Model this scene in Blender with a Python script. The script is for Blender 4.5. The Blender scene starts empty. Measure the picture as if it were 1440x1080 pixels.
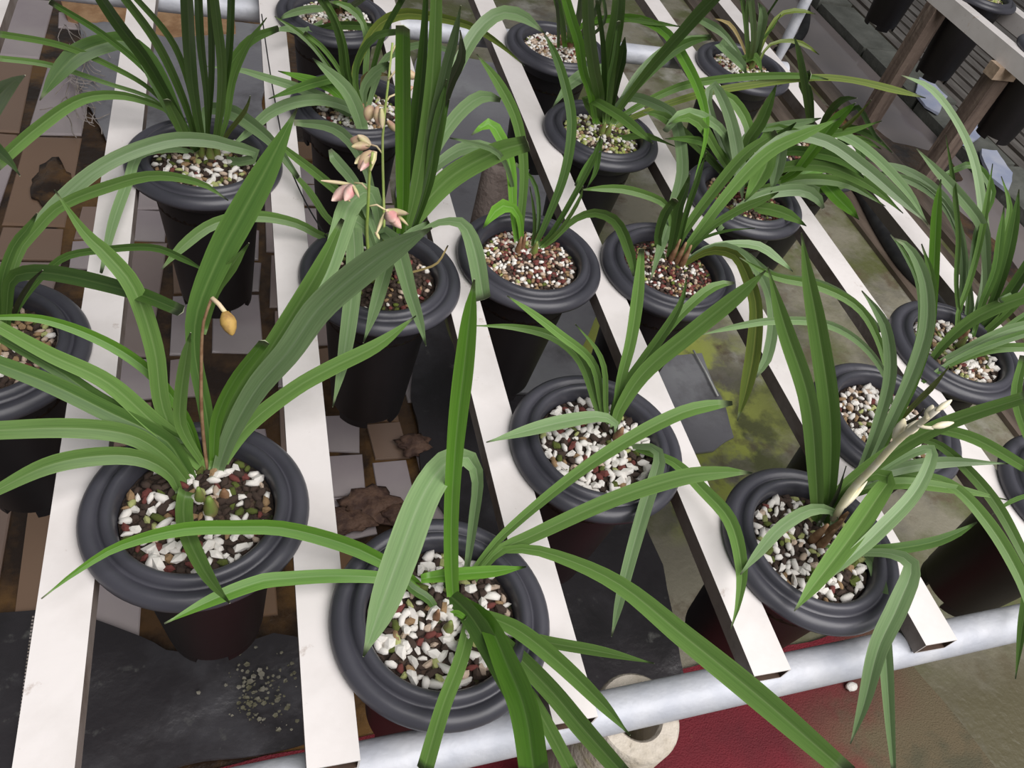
import bpy, math, random
from mathutils import Vector, Matrix
random.seed(11)
C = bpy.context.scene.collection
S = bpy.context.scene
PI = math.pi
# ------------------------------------------------------------------ camera, world, lights, exposure
FPX = 1099.8
CAM = Vector((0.35937, -0.42434, 0.65723))
RM = ((0.9518458, -0.2242130, 0.2090887), (-0.0396722, -0.7663568, -0.6411891), (0.3039994, 0.6020181, -0.7383485))
RIGHT, DOWN, FWD = [Vector(r) for r in RM]
cd = bpy.data.cameras.new('camera'); cam = bpy.data.objects.new('camera', cd); C.objects.link(cam)
cd.sensor_width = 36; cd.sensor_fit = 'HORIZONTAL'; cd.lens = FPX / 1440 * 36; cd.clip_start = 0.01
m = Matrix((RIGHT, -DOWN, -FWD)).transposed().to_4x4(); m.translation = CAM
cam.matrix_world = m; S.camera = cam
S.view_settings.view_transform = 'Standard'; S.view_settings.look = 'None'
S.view_settings.gamma = 1; S.view_settings.use_curve_mapping = False
S.view_settings.exposure = -0.05
w = bpy.data.worlds.new('world'); S.world = w; w.use_nodes = True
w.node_tree.nodes['Background'].inputs[0].default_value = (0.93, 0.97, 1.0, 1)
w.node_tree.nodes['Background'].inputs[1].default_value = 0.17
def area(name, loc, size, power, col, aim):
    l = bpy.data.lights.new(name, 'AREA'); l.shape = 'RECTANGLE'; l.size, l.size_y = size; l.energy = power; l.color = col
    o = bpy.data.objects.new(name, l); C.objects.link(o); o.location = loc
    o.rotation_euler = (Vector(aim) - Vector(loc)).to_track_quat('-Z', 'Y').to_euler(); return o
area('roof_skylight', (1.7, -1.6, 3.1), (3.6, 3.2), 225, (1.0, 0.97, 0.955), (1.0, 0.6, 0))

FZ = -0.45                                                      # floor level; z = 0 is the top of the rails
def at(x, y, z):                                                # the point at height z seen at pixel (x, y)
    v = RIGHT * ((x - 720) / FPX) + DOWN * ((y - 540) / FPX) + FWD
    return CAM + v * ((z - CAM.z) / v.z)
def pix(p):
    d = p - CAM; f = d.dot(FWD)
    return 720 + FPX * d.dot(RIGHT) / f, 540 + FPX * d.dot(DOWN) / f, f

# ------------------------------------------------------------------ materials
def mat(name, col, rough=0.5, col2=None, scale=20, bump=0.0, bscale=80, lo=0.4, hi=0.6, spec=0.5, coat=0.0, metal=0.0, detail=6, objrand=None, stretch=None):
    m = bpy.data.materials.new(name); m.use_nodes = True; nt = m.node_tree; b = nt.nodes['Principled BSDF']
    b.inputs['Base Color'].default_value = (*col, 1); b.inputs['Roughness'].default_value = rough
    b.inputs['Specular IOR Level'].default_value = spec; b.inputs['Metallic'].default_value = metal
    b.inputs['Coat Weight'].default_value = coat; b.inputs['Coat Roughness'].default_value = 0.1
    tc = nt.nodes.new('ShaderNodeTexCoord'); src = tc.outputs['Object']
    if stretch:
        mp = nt.nodes.new('ShaderNodeMapping'); mp.inputs['Scale'].default_value = stretch
        nt.links.new(src, mp.inputs['Vector']); src = mp.outputs['Vector']
    m['src'] = 0
    if col2:
        n = nt.nodes.new('ShaderNodeTexNoise'); n.inputs['Scale'].default_value = scale; n.inputs['Detail'].default_value = detail
        nt.links.new(src, n.inputs['Vector'])
        r = nt.nodes.new('ShaderNodeValToRGB'); r.color_ramp.elements[0].position = lo; r.color_ramp.elements[1].position = hi
        r.color_ramp.elements[0].color = (*col, 1); r.color_ramp.elements[1].color = (*col2, 1)
        nt.links.new(n.outputs['Fac'], r.inputs['Fac']); out = r.outputs['Color']
        if objrand:
            oi = nt.nodes.new('ShaderNodeObjectInfo'); hs = nt.nodes.new('ShaderNodeMix'); hs.data_type = 'RGBA'
            r2 = nt.nodes.new('ShaderNodeValToRGB')
            r2.color_ramp.elements[0].position = 0.55; r2.color_ramp.elements[1].position = 0.95
            r2.color_ramp.elements[0].color = (0, 0, 0, 1); r2.color_ramp.elements[1].color = (1, 1, 1, 1)
            nt.links.new(oi.outputs['Random'], r2.inputs['Fac']); nt.links.new(r2.outputs['Color'], hs.inputs['Factor'])
            nt.links.new(out, hs.inputs['A']); hs.inputs['B'].default_value = (*objrand, 1); out = hs.outputs['Result']
        nt.links.new(out, b.inputs['Base Color'])
    if bump:
        n2 = nt.nodes.new('ShaderNodeTexNoise'); n2.inputs['Scale'].default_value = bscale; n2.inputs['Detail'].default_value = 5
        nt.links.new(src, n2.inputs['Vector'])
        bp = nt.nodes.new('ShaderNodeBump'); bp.inputs['Strength'].default_value = bump; bp.inputs['Distance'].default_value = 0.004
        nt.links.new(n2.outputs['Fac'], bp.inputs['Height']); nt.links.new(bp.outputs['Normal'], b.inputs['Normal'])
    return m
def layered(name, base, layers, rough=0.6, bump=0.3, bscale=60, spec=0.5):   # base colour under several noise-masked layers (dirt, moss)
    m = bpy.data.materials.new(name); m.use_nodes = True; nt = m.node_tree; b = nt.nodes['Principled BSDF']
    b.inputs['Roughness'].default_value = rough; b.inputs['Specular IOR Level'].default_value = spec
    tc = nt.nodes.new('ShaderNodeTexCoord'); src = tc.outputs['Object']
    rgb = nt.nodes.new('ShaderNodeRGB'); rgb.outputs[0].default_value = (*base, 1); cur = rgb.outputs[0]
    for k, L in enumerate(layers):
        col, sc, lo, hi = L[:4]
        mp = nt.nodes.new('ShaderNodeMapping'); mp.inputs['Location'].default_value = (k * 3.7, k * 1.9, 0)
        if len(L) > 5: mp.inputs['Scale'].default_value = L[5]
        nt.links.new(src, mp.inputs['Vector'])
        n = nt.nodes.new('ShaderNodeTexNoise'); n.inputs['Scale'].default_value = sc; n.inputs['Detail'].default_value = 8; n.inputs['Roughness'].default_value = 0.6
        nt.links.new(mp.outputs['Vector'], n.inputs['Vector'])
        r = nt.nodes.new('ShaderNodeMapRange'); r.inputs['From Min'].default_value = lo; r.inputs['From Max'].default_value = hi
        nt.links.new(n.outputs['Fac'], r.inputs['Value']); f = r.outputs['Result']
        if len(L) > 4 and L[4]:                                  # (axis, a, b): the layer fades in from a to b along the object's axis
            for ax, a, bb in L[4]:
                sx = nt.nodes.new('ShaderNodeSeparateXYZ'); nt.links.new(src, sx.inputs[0])
                r2 = nt.nodes.new('ShaderNodeMapRange'); r2.inputs['From Min'].default_value = a; r2.inputs['From Max'].default_value = bb
                nt.links.new(sx.outputs[ax], r2.inputs['Value'])
                mu = nt.nodes.new('ShaderNodeMath'); mu.operation = 'MULTIPLY'
                nt.links.new(f, mu.inputs[0]); nt.links.new(r2.outputs['Result'], mu.inputs[1]); f = mu.outputs[0]
        mx = nt.nodes.new('ShaderNodeMix'); mx.data_type = 'RGBA'
        nt.links.new(f, mx.inputs['Factor']); nt.links.new(cur, mx.inputs['A']); mx.inputs['B'].default_value = (*col, 1); cur = mx.outputs['Result']
    nt.links.new(cur, b.inputs['Base Color'])
    n2 = nt.nodes.new('ShaderNodeTexNoise'); n2.inputs['Scale'].default_value = bscale; n2.inputs['Detail'].default_value = 6
    nt.links.new(src, n2.inputs['Vector'])
    bp = nt.nodes.new('ShaderNodeBump'); bp.inputs['Strength'].default_value = bump; bp.inputs['Distance'].default_value = 0.006
    nt.links.new(n2.outputs['Fac'], bp.inputs['Height']); nt.links.new(bp.outputs['Normal'], b.inputs['Normal'])
    return m
def leaf_mat(name, edge, mid, rib):
    m = bpy.data.materials.new(name); m.use_nodes = True; nt = m.node_tree; b = nt.nodes['Principled BSDF']
    uv = nt.nodes.new('ShaderNodeTexCoord'); sx = nt.nodes.new('ShaderNodeSeparateXYZ'); nt.links.new(uv.outputs['UV'], sx.inputs[0])
    r = nt.nodes.new('ShaderNodeValToRGB'); e = r.color_ramp.elements
    e[0].position = 0.0; e[0].color = (*rib, 1); e[1].position = 1.0; e[1].color = (*edge, 1)
    k = e.new(0.16); k.color = (*mid, 1)
    nt.links.new(sx.outputs['X'], r.inputs['Fac'])
    mp = nt.nodes.new('ShaderNodeMapping'); mp.inputs['Scale'].default_value = (9, 5, 1); nt.links.new(uv.outputs['UV'], mp.inputs['Vector'])
    n = nt.nodes.new('ShaderNodeTexNoise'); n.inputs['Scale'].default_value = 1.0; n.inputs['Detail'].default_value = 4; nt.links.new(mp.outputs['Vector'], n.inputs['Vector'])
    oi = nt.nodes.new('ShaderNodeObjectInfo')
    ad = nt.nodes.new('ShaderNodeMath'); ad.operation = 'MULTIPLY_ADD'; nt.links.new(n.outputs['Fac'], ad.inputs[0]); ad.inputs[1].default_value = 0.7; ad.inputs[2].default_value = 0.50
    a2 = nt.nodes.new('ShaderNodeMath'); a2.operation = 'MULTIPLY_ADD'; nt.links.new(oi.outputs['Random'], a2.inputs[0]); a2.inputs[1].default_value = 0.45
    nt.links.new(ad.outputs[0], a2.inputs[2])
    hv = nt.nodes.new('ShaderNodeHueSaturation'); nt.links.new(r.outputs['Color'], hv.inputs['Color']); nt.links.new(a2.outputs[0], hv.inputs['Value'])
    # dry pale tip
    tr = nt.nodes.new('ShaderNodeMapRange'); tr.inputs['From Min'].default_value = 0.955; tr.inputs['From Max'].default_value = 1.0; nt.links.new(sx.outputs['Y'], tr.inputs['Value'])
    mx = nt.nodes.new('ShaderNodeMix'); mx.data_type = 'RGBA'; nt.links.new(tr.outputs['Result'], mx.inputs['Factor'])
    nt.links.new(hv.outputs['Color'], mx.inputs['A']); mx.inputs['B'].default_value = (0.42, 0.46, 0.30, 1)
    nt.links.new(mx.outputs['Result'], b.inputs['Base Color'])
    b.inputs['Roughness'].default_value = 0.42; b.inputs['Specular IOR Level'].default_value = 0.45
    ts = nt.nodes.new('ShaderNodeBsdfTranslucent'); nt.links.new(hv.outputs['Color'], ts.inputs['Color'])
    ms = nt.nodes.new('ShaderNodeMixShader'); ms.inputs[0].default_value = 0.26
    nt.links.new(b.outputs[0], ms.inputs[1]); nt.links.new(ts.outputs[0], ms.inputs[2])
    nt.links.new(ms.outputs[0], nt.nodes['Material Output'].inputs['Surface'])
    return m
LM = {'d': leaf_mat('leaf_deep_green', (0.100, 0.195, 0.040), (0.070, 0.152, 0.030), (0.135, 0.23, 0.062)),
      'm': leaf_mat('leaf_mid_green', (0.160, 0.285, 0.068), (0.120, 0.232, 0.050), (0.195, 0.31, 0.098)),
      'b': leaf_mat('leaf_fresh_green', (0.17, 0.37, 0.045), (0.125, 0.31, 0.03), (0.21, 0.39, 0.09)),
      'p': leaf_mat('leaf_pale_green', (0.235, 0.345, 0.16), (0.185, 0.295, 0.125), (0.26, 0.36, 0.19)),
      'y': leaf_mat('leaf_olive', (0.20, 0.26, 0.045), (0.13, 0.19, 0.035), (0.26, 0.30, 0.07)),
      'o': leaf_mat('leaf_straw', (0.42, 0.34, 0.15), (0.36, 0.27, 0.11), (0.45, 0.38, 0.2)),
      'k': leaf_mat('leaf_withered', (0.035, 0.045, 0.02), (0.03, 0.04, 0.018), (0.05, 0.05, 0.03))}
M = {
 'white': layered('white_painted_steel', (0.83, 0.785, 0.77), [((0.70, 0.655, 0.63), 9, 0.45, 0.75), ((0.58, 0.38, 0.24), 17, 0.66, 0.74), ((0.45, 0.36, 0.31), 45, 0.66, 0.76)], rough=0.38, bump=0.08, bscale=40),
 'railside': layered('darker_rail_side', (0.26, 0.22, 0.20), [((0.15, 0.11, 0.09), 12, 0.45, 0.65), ((0.36, 0.32, 0.30), 9, 0.55, 0.7)], 0.6, 0.2, 60),
 'tubeinside': mat('dark_brown_steel_inside', (0.05, 0.03, 0.02), 0.8, (0.10, 0.05, 0.03), 40),
 'pipe': mat('galvanised_steel', (0.50, 0.52, 0.58), 0.58, (0.64, 0.65, 0.69), 26, 0.25, 90, 0.35, 0.7, metal=0.2),
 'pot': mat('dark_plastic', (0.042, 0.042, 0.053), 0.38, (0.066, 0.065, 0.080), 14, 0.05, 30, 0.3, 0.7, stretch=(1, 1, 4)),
 'potshade': mat('shaded_plastic_body', (0.009, 0.008, 0.010), 0.5, (0.014, 0.012, 0.014), 14, 0.05, 30, 0.3, 0.7),  # same plastic as the rim, shade under the bench put into the colour
 'soil': layered('potting_bark', (0.030, 0.018, 0.012), [((0.075, 0.045, 0.03), 140, 0.5, 0.6), ((0.05, 0.06, 0.015), 60, 0.6, 0.68)], 0.85, 0.9, 220),
 'stone_white': mat('white_pumice', (0.88, 0.85, 0.81), 0.75, (0.78, 0.74, 0.68), 180, 0.4, 500),
 'stone_pink': mat('cream_pumice', (0.62, 0.50, 0.40), 0.75, (0.48, 0.36, 0.27), 180, 0.4, 500),
 'stone_tan': mat('tan_stone', (0.36, 0.24, 0.12), 0.75, (0.25, 0.15, 0.08), 180, 0.4, 500),
 'flake': mat('dry_moss_flake', (0.17, 0.16, 0.10), 0.8, (0.30, 0.28, 0.24), 60, lo=0.4, hi=0.7),
 'stone_red': mat('red_lava', (0.21, 0.058, 0.046), 0.8, (0.14, 0.035, 0.03), 180, 0.5, 500),
 'stone_dark': mat('dark_bark', (0.045, 0.027, 0.02), 0.8, (0.075, 0.048, 0.035), 180, 0.5, 500),
 'stone_moss': mat('mossy_stone', (0.13, 0.17, 0.02), 0.8, (0.07, 0.085, 0.02), 180, 0.5, 500),
 'stone_lime': mat('algae_covered_pumice', (0.40, 0.46, 0.10), 0.8, (0.5, 0.5, 0.28), 180, 0.5, 500),
 'bulb': mat('pseudobulb_green', (0.17, 0.25, 0.05), 0.5, (0.26, 0.20, 0.09), 60),
 'bract': mat('dry_bract', (0.20, 0.10, 0.05), 0.7, (0.33, 0.2, 0.11), 90),
 'stalk': mat('flower_stalk_green', (0.30, 0.42, 0.09), 0.5, (0.38, 0.46, 0.14), 40),
 'cream': mat('pale_cream_flower', (0.84, 0.76, 0.52), 0.55, (0.86, 0.80, 0.66), 60),
 'petal': mat('pink_petal', (0.80, 0.38, 0.37), 0.5, (0.84, 0.60, 0.52), 50),
 'sepal': mat('yellow_green_sepal', (0.70, 0.66, 0.33), 0.5, (0.74, 0.58, 0.40), 50),
 'bud': mat('dusky_pink_bud', (0.62, 0.38, 0.28), 0.5, (0.66, 0.54, 0.30), 70),
 'tan': mat('dried_bud_tan', (0.52, 0.33, 0.09), 0.7, (0.35, 0.2, 0.07), 120),
 'floor': layered('mossy_wet_concrete', (0.26, 0.24, 0.18), [
     ((0.15, 0.14, 0.115), 5, 0.48, 0.64), ((0.12, 0.13, 0.05), 4.5, 0.45, 0.6), ((0.36, 0.345, 0.30), 7, 0.55, 0.68, ((1, 0.15, 0.4),)),
     ((0.42, 0.47, 0.10), 6.5, 0.44, 0.52, ((0, 0.86, 0.98), (0, 1.40, 1.25), (1, 0.85, 0.6), (1, 0.1, 0.2))),
     ((0.13, 0.10, 0.065), 14, 0.55, 0.7), ((0.105, 0.092, 0.05), 5, 0.28, 0.5, ((1, -0.08, -0.22),))], 0.42, 0.35, 90),
 'mud': layered('brown_mud', (0.10, 0.055, 0.025), [((0.03, 0.018, 0.012), 9, 0.42, 0.56), ((0.17, 0.09, 0.03), 6, 0.55, 0.65)], 0.22, 0.5, 60),
 'paver': mat('wet_paver_with_reflection', (0.40, 0.34, 0.36), 0.10, (0.50, 0.44, 0.44), 5, 0.02, 60, 0.35, 0.65, objrand=(0.24, 0.145, 0.085)),  # mauve grey holds the roof mirrored in the water, put into the colour
 'sheet': layered('black_weed_sheet', (0.040, 0.036, 0.040), [((0.075, 0.072, 0.08), 8, 0.5, 0.7), ((0.028, 0.026, 0.028), 6, 0.5, 0.62), ((0.15, 0.15, 0.14), 30, 0.62, 0.75)], 0.34, 0.35, 45),
 'sheetgrey': layered('grey_sheet_with_sheen', (0.255, 0.25, 0.275), [((0.33, 0.335, 0.35), 5, 0.45, 0.7), ((0.15, 0.145, 0.155), 7, 0.52, 0.68)], 0.3, 0.3, 45),  # grey includes roof sheen on the black sheeting, put into the colour
 'seam': mat('pale_seam', (0.75, 0.75, 0.72), 0.5, (0.6, 0.6, 0.57), 30),
 'red': layered('red_carpet', (0.215, 0.012, 0.024), [((0.13, 0.009, 0.017), 6, 0.4, 0.65), ((0.22, 0.08, 0.05), 50, 0.66, 0.76),
     ((0.13, 0.10, 0.055), 4.5, 0.30, 0.5, ((0, 1.22, 1.34),)), ((0.13, 0.10, 0.055), 4.5, 0.32, 0.52, ((0, 1.06, 1.2), (1, -0.14, -0.24))), ((0.09, 0.08, 0.045), 9, 0.5, 0.6, ((0, 1.05, 1.2), (1, -0.14, -0.24)))], 0.75, 0.6, 400),
 'sand': mat('orange_sand', (0.50, 0.31, 0.17), 0.85, (0.36, 0.2, 0.1), 26, 0.6, 120),
 'root': mat('dry_root', (0.45, 0.40, 0.38), 0.8, (0.3, 0.26, 0.22), 40),
 'clump': mat('brown_soil_clump', (0.10, 0.055, 0.042), 0.7, (0.19, 0.11, 0.075), 60, 0.8, 160),
 'concrete': layered('weathered_concrete', (0.62, 0.56, 0.48), [((0.42, 0.36, 0.27), 18, 0.45, 0.7), ((0.40, 0.40, 0.14), 14, 0.58, 0.7), ((0.10, 0.07, 0.05), 60, 0.66, 0.75)], 0.8, 0.5, 120),
 'stump': layered('brown_concrete', (0.23, 0.185, 0.165), [((0.15, 0.115, 0.1), 30, 0.45, 0.65)], 0.75, 0.5, 150),
 'wood': layered('weathered_wood', (0.21, 0.155, 0.125), [((0.12, 0.085, 0.07), 6, 0.45, 0.62, None, (8, 8, 0.6)), ((0.30, 0.235, 0.19), 9, 0.58, 0.7, None, (8, 8, 0.6))], 0.7, 0.4, 60),
 'woodtan': mat('pale_wood', (0.50, 0.38, 0.28), 0.7, (0.36, 0.26, 0.18), 20, 0.4, 80),
 'plank': mat('wet_board', (0.17, 0.155, 0.14), 0.35, (0.10, 0.085, 0.075), 9, 0.3, 60, stretch=(3, 0.6, 1)),
 'plankb': mat('brown_board', (0.15, 0.115, 0.09), 0.4, (0.08, 0.06, 0.045), 9, 0.3, 60, stretch=(3, 0.6, 1)),
 'kerb': mat('rough_kerb_stone', (0.17, 0.175, 0.155), 0.7, (0.10, 0.105, 0.09), 11, 0.9, 60, 0.35, 0.65),
 'channel': mat('channel_with_reflection', (0.25, 0.22, 0.225), 0.1, (0.29, 0.25, 0.24), 4, 0.02, 30, 0.4, 0.7),  # roof mirrored in the water is put into this mauve tone
 'hose': mat('black_rubber', (0.008, 0.008, 0.009), 0.6, (0.02, 0.02, 0.02), 30),
 'skypatch': mat('pale_sky_reflection', (0.40, 0.45, 0.62), 0.6, (0.55, 0.58, 0.70), 14, 0.2, 40, 0.4, 0.65),  # bluish sky reflection of the puddle as a surface colour
}
# ------------------------------------------------------------------ helpers
def link(o, parent=None):
    C.objects.link(o)
    if parent: o.parent = parent
    return o
def mesh(name, verts, faces, smooth=True):
    me = bpy.data.meshes.new(name); me.from_pydata([tuple(v) for v in verts], [], faces); me.update()
    if smooth: me.polygons.foreach_set('use_smooth', [True] * len(me.polygons))
    return me
def ob(name, me, m=None, parent=None, loc=None, rot=None):
    o = bpy.data.objects.new(name, me)
    if m is not None and not me.materials: me.materials.append(m)
    link(o, parent)
    if loc is not None: o.location = loc
    if rot is not None: o.rotation_euler = rot
    return o
def empty(name, loc, label, cat, group=None):
    o = bpy.data.objects.new(name, None); o.empty_display_size = 0.05; C.objects.link(o); o.location = loc
    return tag(o, label, cat, group)
def tag(o, label=None, cat=None, group=None, kind=None):
    if label: o['label'] = label
    if cat: o['category'] = cat
    if group: o['group'] = group
    if kind: o['kind'] = kind
    return o
class MB:
    def __init__(s): s.v = []; s.f = []
    def add(s, v, f):
        n = len(s.v); s.v += [Vector(x) for x in v]; s.f += [tuple(i + n for i in q) for q in f]
    def box(s, a, b):
        x0, y0, z0 = a; x1, y1, z1 = b
        s.add([(x0, y0, z0), (x1, y0, z0), (x1, y1, z0), (x0, y1, z0), (x0, y0, z1), (x1, y0, z1), (x1, y1, z1), (x0, y1, z1)],
              [(3, 2, 1, 0), (4, 5, 6, 7), (0, 1, 5, 4), (1, 2, 6, 5), (2, 3, 7, 6), (3, 0, 4, 7)])
    def tube(s, pts, r, n=10, cap=True):
        pts = [Vector(p) for p in pts]; R = r if isinstance(r, (list, tuple)) else [r] * len(pts)
        t0 = (pts[1] - pts[0]).normalized(); ref = Vector((0, 0, 1)) if abs(t0.z) < 0.9 else Vector((1, 0, 0))
        a = t0.cross(ref).normalized(); v = []
        for i, p in enumerate(pts):
            t = (pts[min(i + 1, len(pts) - 1)] - pts[max(i - 1, 0)]).normalized()
            a = (a - t * a.dot(t)).normalized(); b = t.cross(a)
            v += [p + (a * math.cos(2 * PI * k / n) + b * math.sin(2 * PI * k / n)) * R[i] for k in range(n)]
        f = [(i * n + k, i * n + (k + 1) % n, (i + 1) * n + (k + 1) % n, (i + 1) * n + k) for i in range(len(pts) - 1) for k in range(n)]
        if cap: f += [tuple(range(n))[::-1], tuple(range((len(pts) - 1) * n, len(pts) * n))]
        s.add(v, f)
    def lathe(s, prof, n=56, closed=False):
        v = []; m_ = len(prof)
        for k in range(n):
            a = 2 * PI * k / n
            v += [(r * math.cos(a), r * math.sin(a), z) for r, z in prof]
        f = []
        for k in range(n):
            k2 = (k + 1) % n
            for i in range(m_ if closed else m_ - 1):
                j = (i + 1) % m_
                f.append((k * m_ + i, k2 * m_ + i, k2 * m_ + j, k * m_ + j))
        s.add(v, f)
    def mesh(s, name, smooth=True): return mesh(name, s.v, s.f, smooth)
def sharp_by_angle(me, deg=40):
    try: me.set_sharp_from_angle(angle=math.radians(deg))
    except Exception: pass
def spline(P, n):                                               # centripetal-ish Catmull-Rom through tuples
    out = []; k = len(P)
    seg = [max(1e-6, math.dist(P[i][:2], P[i + 1][:2])) for i in range(k - 1)]; tot = sum(seg)
    for q in range(n + 1):
        d = tot * q / n; i = 0
        while i < k - 2 and d > seg[i]: d -= seg[i]; i += 1
        t = min(1, d / seg[i])
        p0, p1, p2, p3 = P[max(i - 1, 0)], P[i], P[i + 1], P[min(i + 2, k - 1)]
        h0 = seg[i] / (seg[i] + (seg[i - 1] if i else seg[i])); h1 = seg[i] / (seg[i] + (seg[i + 1] if i < k - 2 else seg[i]))
        r = []
        for a, b, c, e in zip(p0, p1, p2, p3):
            m1 = (c - a) * h0; m2 = (e - b) * h1
            if i == 0: m1 = c - b
            if i == k - 2: m2 = c - b
            r.append((2 * t**3 - 3 * t**2 + 1) * b + (t**3 - 2 * t**2 + t) * m1 + (-2 * t**3 + 3 * t**2) * c + (t**3 - t**2) * m2)
        out.append(r)
    return out
def slab(name, pts, z, th, m, parent=None, sub=0, amp=0.0, seed=0):     # a floor piece with an outline in world points, own thickness
    import mathutils.noise as mn
    import bmesh
    bm = bmesh.new(); vs = [bm.verts.new((p.x, p.y, z + th)) for p in pts]; bm.faces.new(vs)
    bm.normal_update()
    if bm.faces[:][0].normal.z < 0: bmesh.ops.reverse_faces(bm, faces=bm.faces[:])
    if sub:
        bmesh.ops.triangulate(bm, faces=bm.faces[:])
        for _ in range(sub): bmesh.ops.subdivide_edges(bm, edges=[e for e in bm.edges if e.calc_length() > 0.03], cuts=1, use_grid_fill=True)
        for v in bm.verts:
            p = v.co * 7 + Vector((seed, 0, 0))
            v.co.z += amp * (mn.noise(p) + 0.5 * mn.noise(p * 2.7)) + amp * 0.6
            v.co.x += 0.012 * mn.noise(p * 1.3 + Vector((0, 9, 0))); v.co.y += 0.012 * mn.noise(p * 1.3 + Vector((5, 0, 9)))
    e = bmesh.ops.extrude_face_region(bm, geom=bm.faces[:])
    for v in [g for g in e['geom'] if isinstance(g, bmesh.types.BMVert)]: v.co.z = z
    bm.normal_update(); bmesh.ops.recalc_face_normals(bm, faces=bm.faces[:])
    me = bpy.data.meshes.new(name); bm.to_mesh(me); bm.free()
    if sub: me.polygons.foreach_set('use_smooth', [True] * len(me.polygons)); sharp_by_angle(me, 50)
    return ob(name, me, m, parent)
def P(*q, z=FZ): return [at(q[i], q[i + 1], z) for i in range(0, len(q), 2)]

# ------------------------------------------------------------------ the setting: floor, pavers, boards
fm = MB(); fm.box((-1.6, -1.6, FZ - 0.05), (6.5, 5.5, FZ))
floor = tag(ob('floor', fm.mesh('floor', False), M['floor']), 'mossy wet concrete greenhouse floor under the benches', kind='structure')
mud = tag(slab('mud_bed', [Vector(v + (0,)) for v in ((-1.2, -0.30), (0.60, -0.30), (0.66, 0.6), (0.52, 2.6), (-1.4, 2.6))], FZ, 0.004, M['mud'], floor), 'brown mud between the wet pavers')
sheet_zone = lambda x, y: (y > 1.28 and x > -0.02) or (y < 0.10 and x < 0.42)
x0 = -0.75; rp = random.Random(5)
while x0 < 0.60:
    wd = rp.choice((0.065, 0.085, 0.10, 0.115)) if not 0.44 < x0 < 0.5 else 0.075
    y0 = -0.02 + rp.uniform(0, 0.06)
    while y0 < 2.2:
        ln = rp.choice((0.085, 0.09, 0.10, 0.16, 0.30)) if x0 < 0.42 else 0.082
        x, y = x0 + wd / 2, y0 + ln / 2; y0 += ln
        if sheet_zone(x, y) or rp.random() < 0.20: continue
        s1, s2 = wd / 2 - rp.uniform(.004, .009), ln / 2 - rp.uniform(.003, .006); j = lambda: rp.uniform(-0.005, 0.005)
        c = [(-s1 + j(), -s2 + j()), (s1 + j(), -s2 + j()), (s1 + j(), s2 + j()), (-s1 + j(), s2 + j())]
        i = [(qx * 0.96, qy * 0.96) for qx, qy in c]; h = rp.uniform(.003, .006)
        pm = mesh('paver', [(qx, qy, 0) for qx, qy in c] + [(qx, qy, h - .002) for qx, qy in c] + [(qx, qy, h) for qx, qy in i],
           [(0, 1, 5, 4), (1, 2, 6, 5), (2, 3, 7, 6), (3, 0, 4, 7), (4, 5, 9, 8), (5, 6, 10, 9), (6, 7, 11, 10), (7, 4, 8, 11), (8, 9, 10, 11)], False)
        ob('paver', pm, M['paver'], floor, (x, y, FZ + 0.004), (rp.uniform(-.004, .004), rp.uniform(-.004, .004), rp.uniform(-.03, .03)))
    x0 += wd + 0.006
# boards, channel and kerb beyond the bench, all along the bench
def board(x0, x1, y0, y1, h, m, name='board'):
    b = MB(); b.box((x0, y0, FZ), (x1, y1, FZ + h)); return ob(name, b.mesh(name, False), m, floor)
for k, x0 in enumerate((1.92, 2.0, 2.09, 2.19)):
    board(x0, x0 + 0.066 + 0.008 * (k % 2), -0.2, 3.6 + 0.1 * k, 0.012 + 0.006 * (k % 2), M['plankb'])
tag(board(2.285, 2.54, -0.6, 5.2, 0.004, M['channel'], 'drain_channel'), 'smooth wet drain channel')
kb = MB()
for k in range(14): kb.box((2.545, 0.2 + k * 0.36, FZ), (2.72 + random.uniform(-.02, .02), 0.2 + k * 0.36 + 0.345, FZ + 0.03 + random.uniform(0, .01)))
ob('kerb', kb.mesh('kerb', False), M['kerb'], floor)
for k in range(34):
    board(2.745 + k * 0.062, 2.745 + k * 0.062 + 0.045, 0.3, 5.2, 0.018 + random.uniform(0, .008), M['plank'])

for pts in ((1150, 150, 1200, 165, 1255, 205, 1325, 220, 1350, 255, 1300, 268, 1240, 225, 1180, 190), (1290, 285, 1345, 300, 1400, 345, 1440, 400, 1400, 420, 1340, 350)):
    slab('mud_patch', P(*pts), FZ, 0.009, M['mud'], floor, 3, 0.004, pts[0])
# ------------------------------------------------------------------ things lying on the floor
tag(slab('weed_sheet', P(120, 22, 372, 45, 372, 178, 150, 205, 108, 120), FZ + 0.012, 0.004, M['sheetgrey'], sub=4, amp=0.006), 'dark weed sheet lying at the far left below straw and roots', 'sheet')
tag(slab('weed_sheet', P(-160, 880, 40, 868, 118, 862, 165, 885, 235, 925, 300, 930, 385, 905, 440, 915, 470, 1040, 290, 1078, -160, 1190), FZ + 0.010, 0.004, M['sheet'], sub=4, amp=0.010, seed=4), 'crumpled black sheet with pale stains at the front left below the first rails', 'sheet')
tag(slab('weed_sheet', P(575, 470, 583, 600, 590, 690, 635, 745, 690, 950, 720, 1010, 960, 955, 930, 800, 860, 640, 832, 565, 660, 565, 600, 372, 566, 372), FZ + 0.010, 0.004, M['sheet'], sub=4, amp=0.007, seed=9), 'long smooth black sheet on the floor below the middle rails', 'sheet')
tag(slab('weed_sheet', P(664, 558, 828, 558, 815, 500, 838, 448, 800, 350, 775, 280, 700, 95, 588, 70, 560, 200, 556, 366, 606, 366), FZ + 0.005, 0.004, M['sheetgrey'], sub=4, amp=0.004, seed=12), 'blue grey back part of the long black sheet, sheen in its colour', 'sheet')
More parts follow.
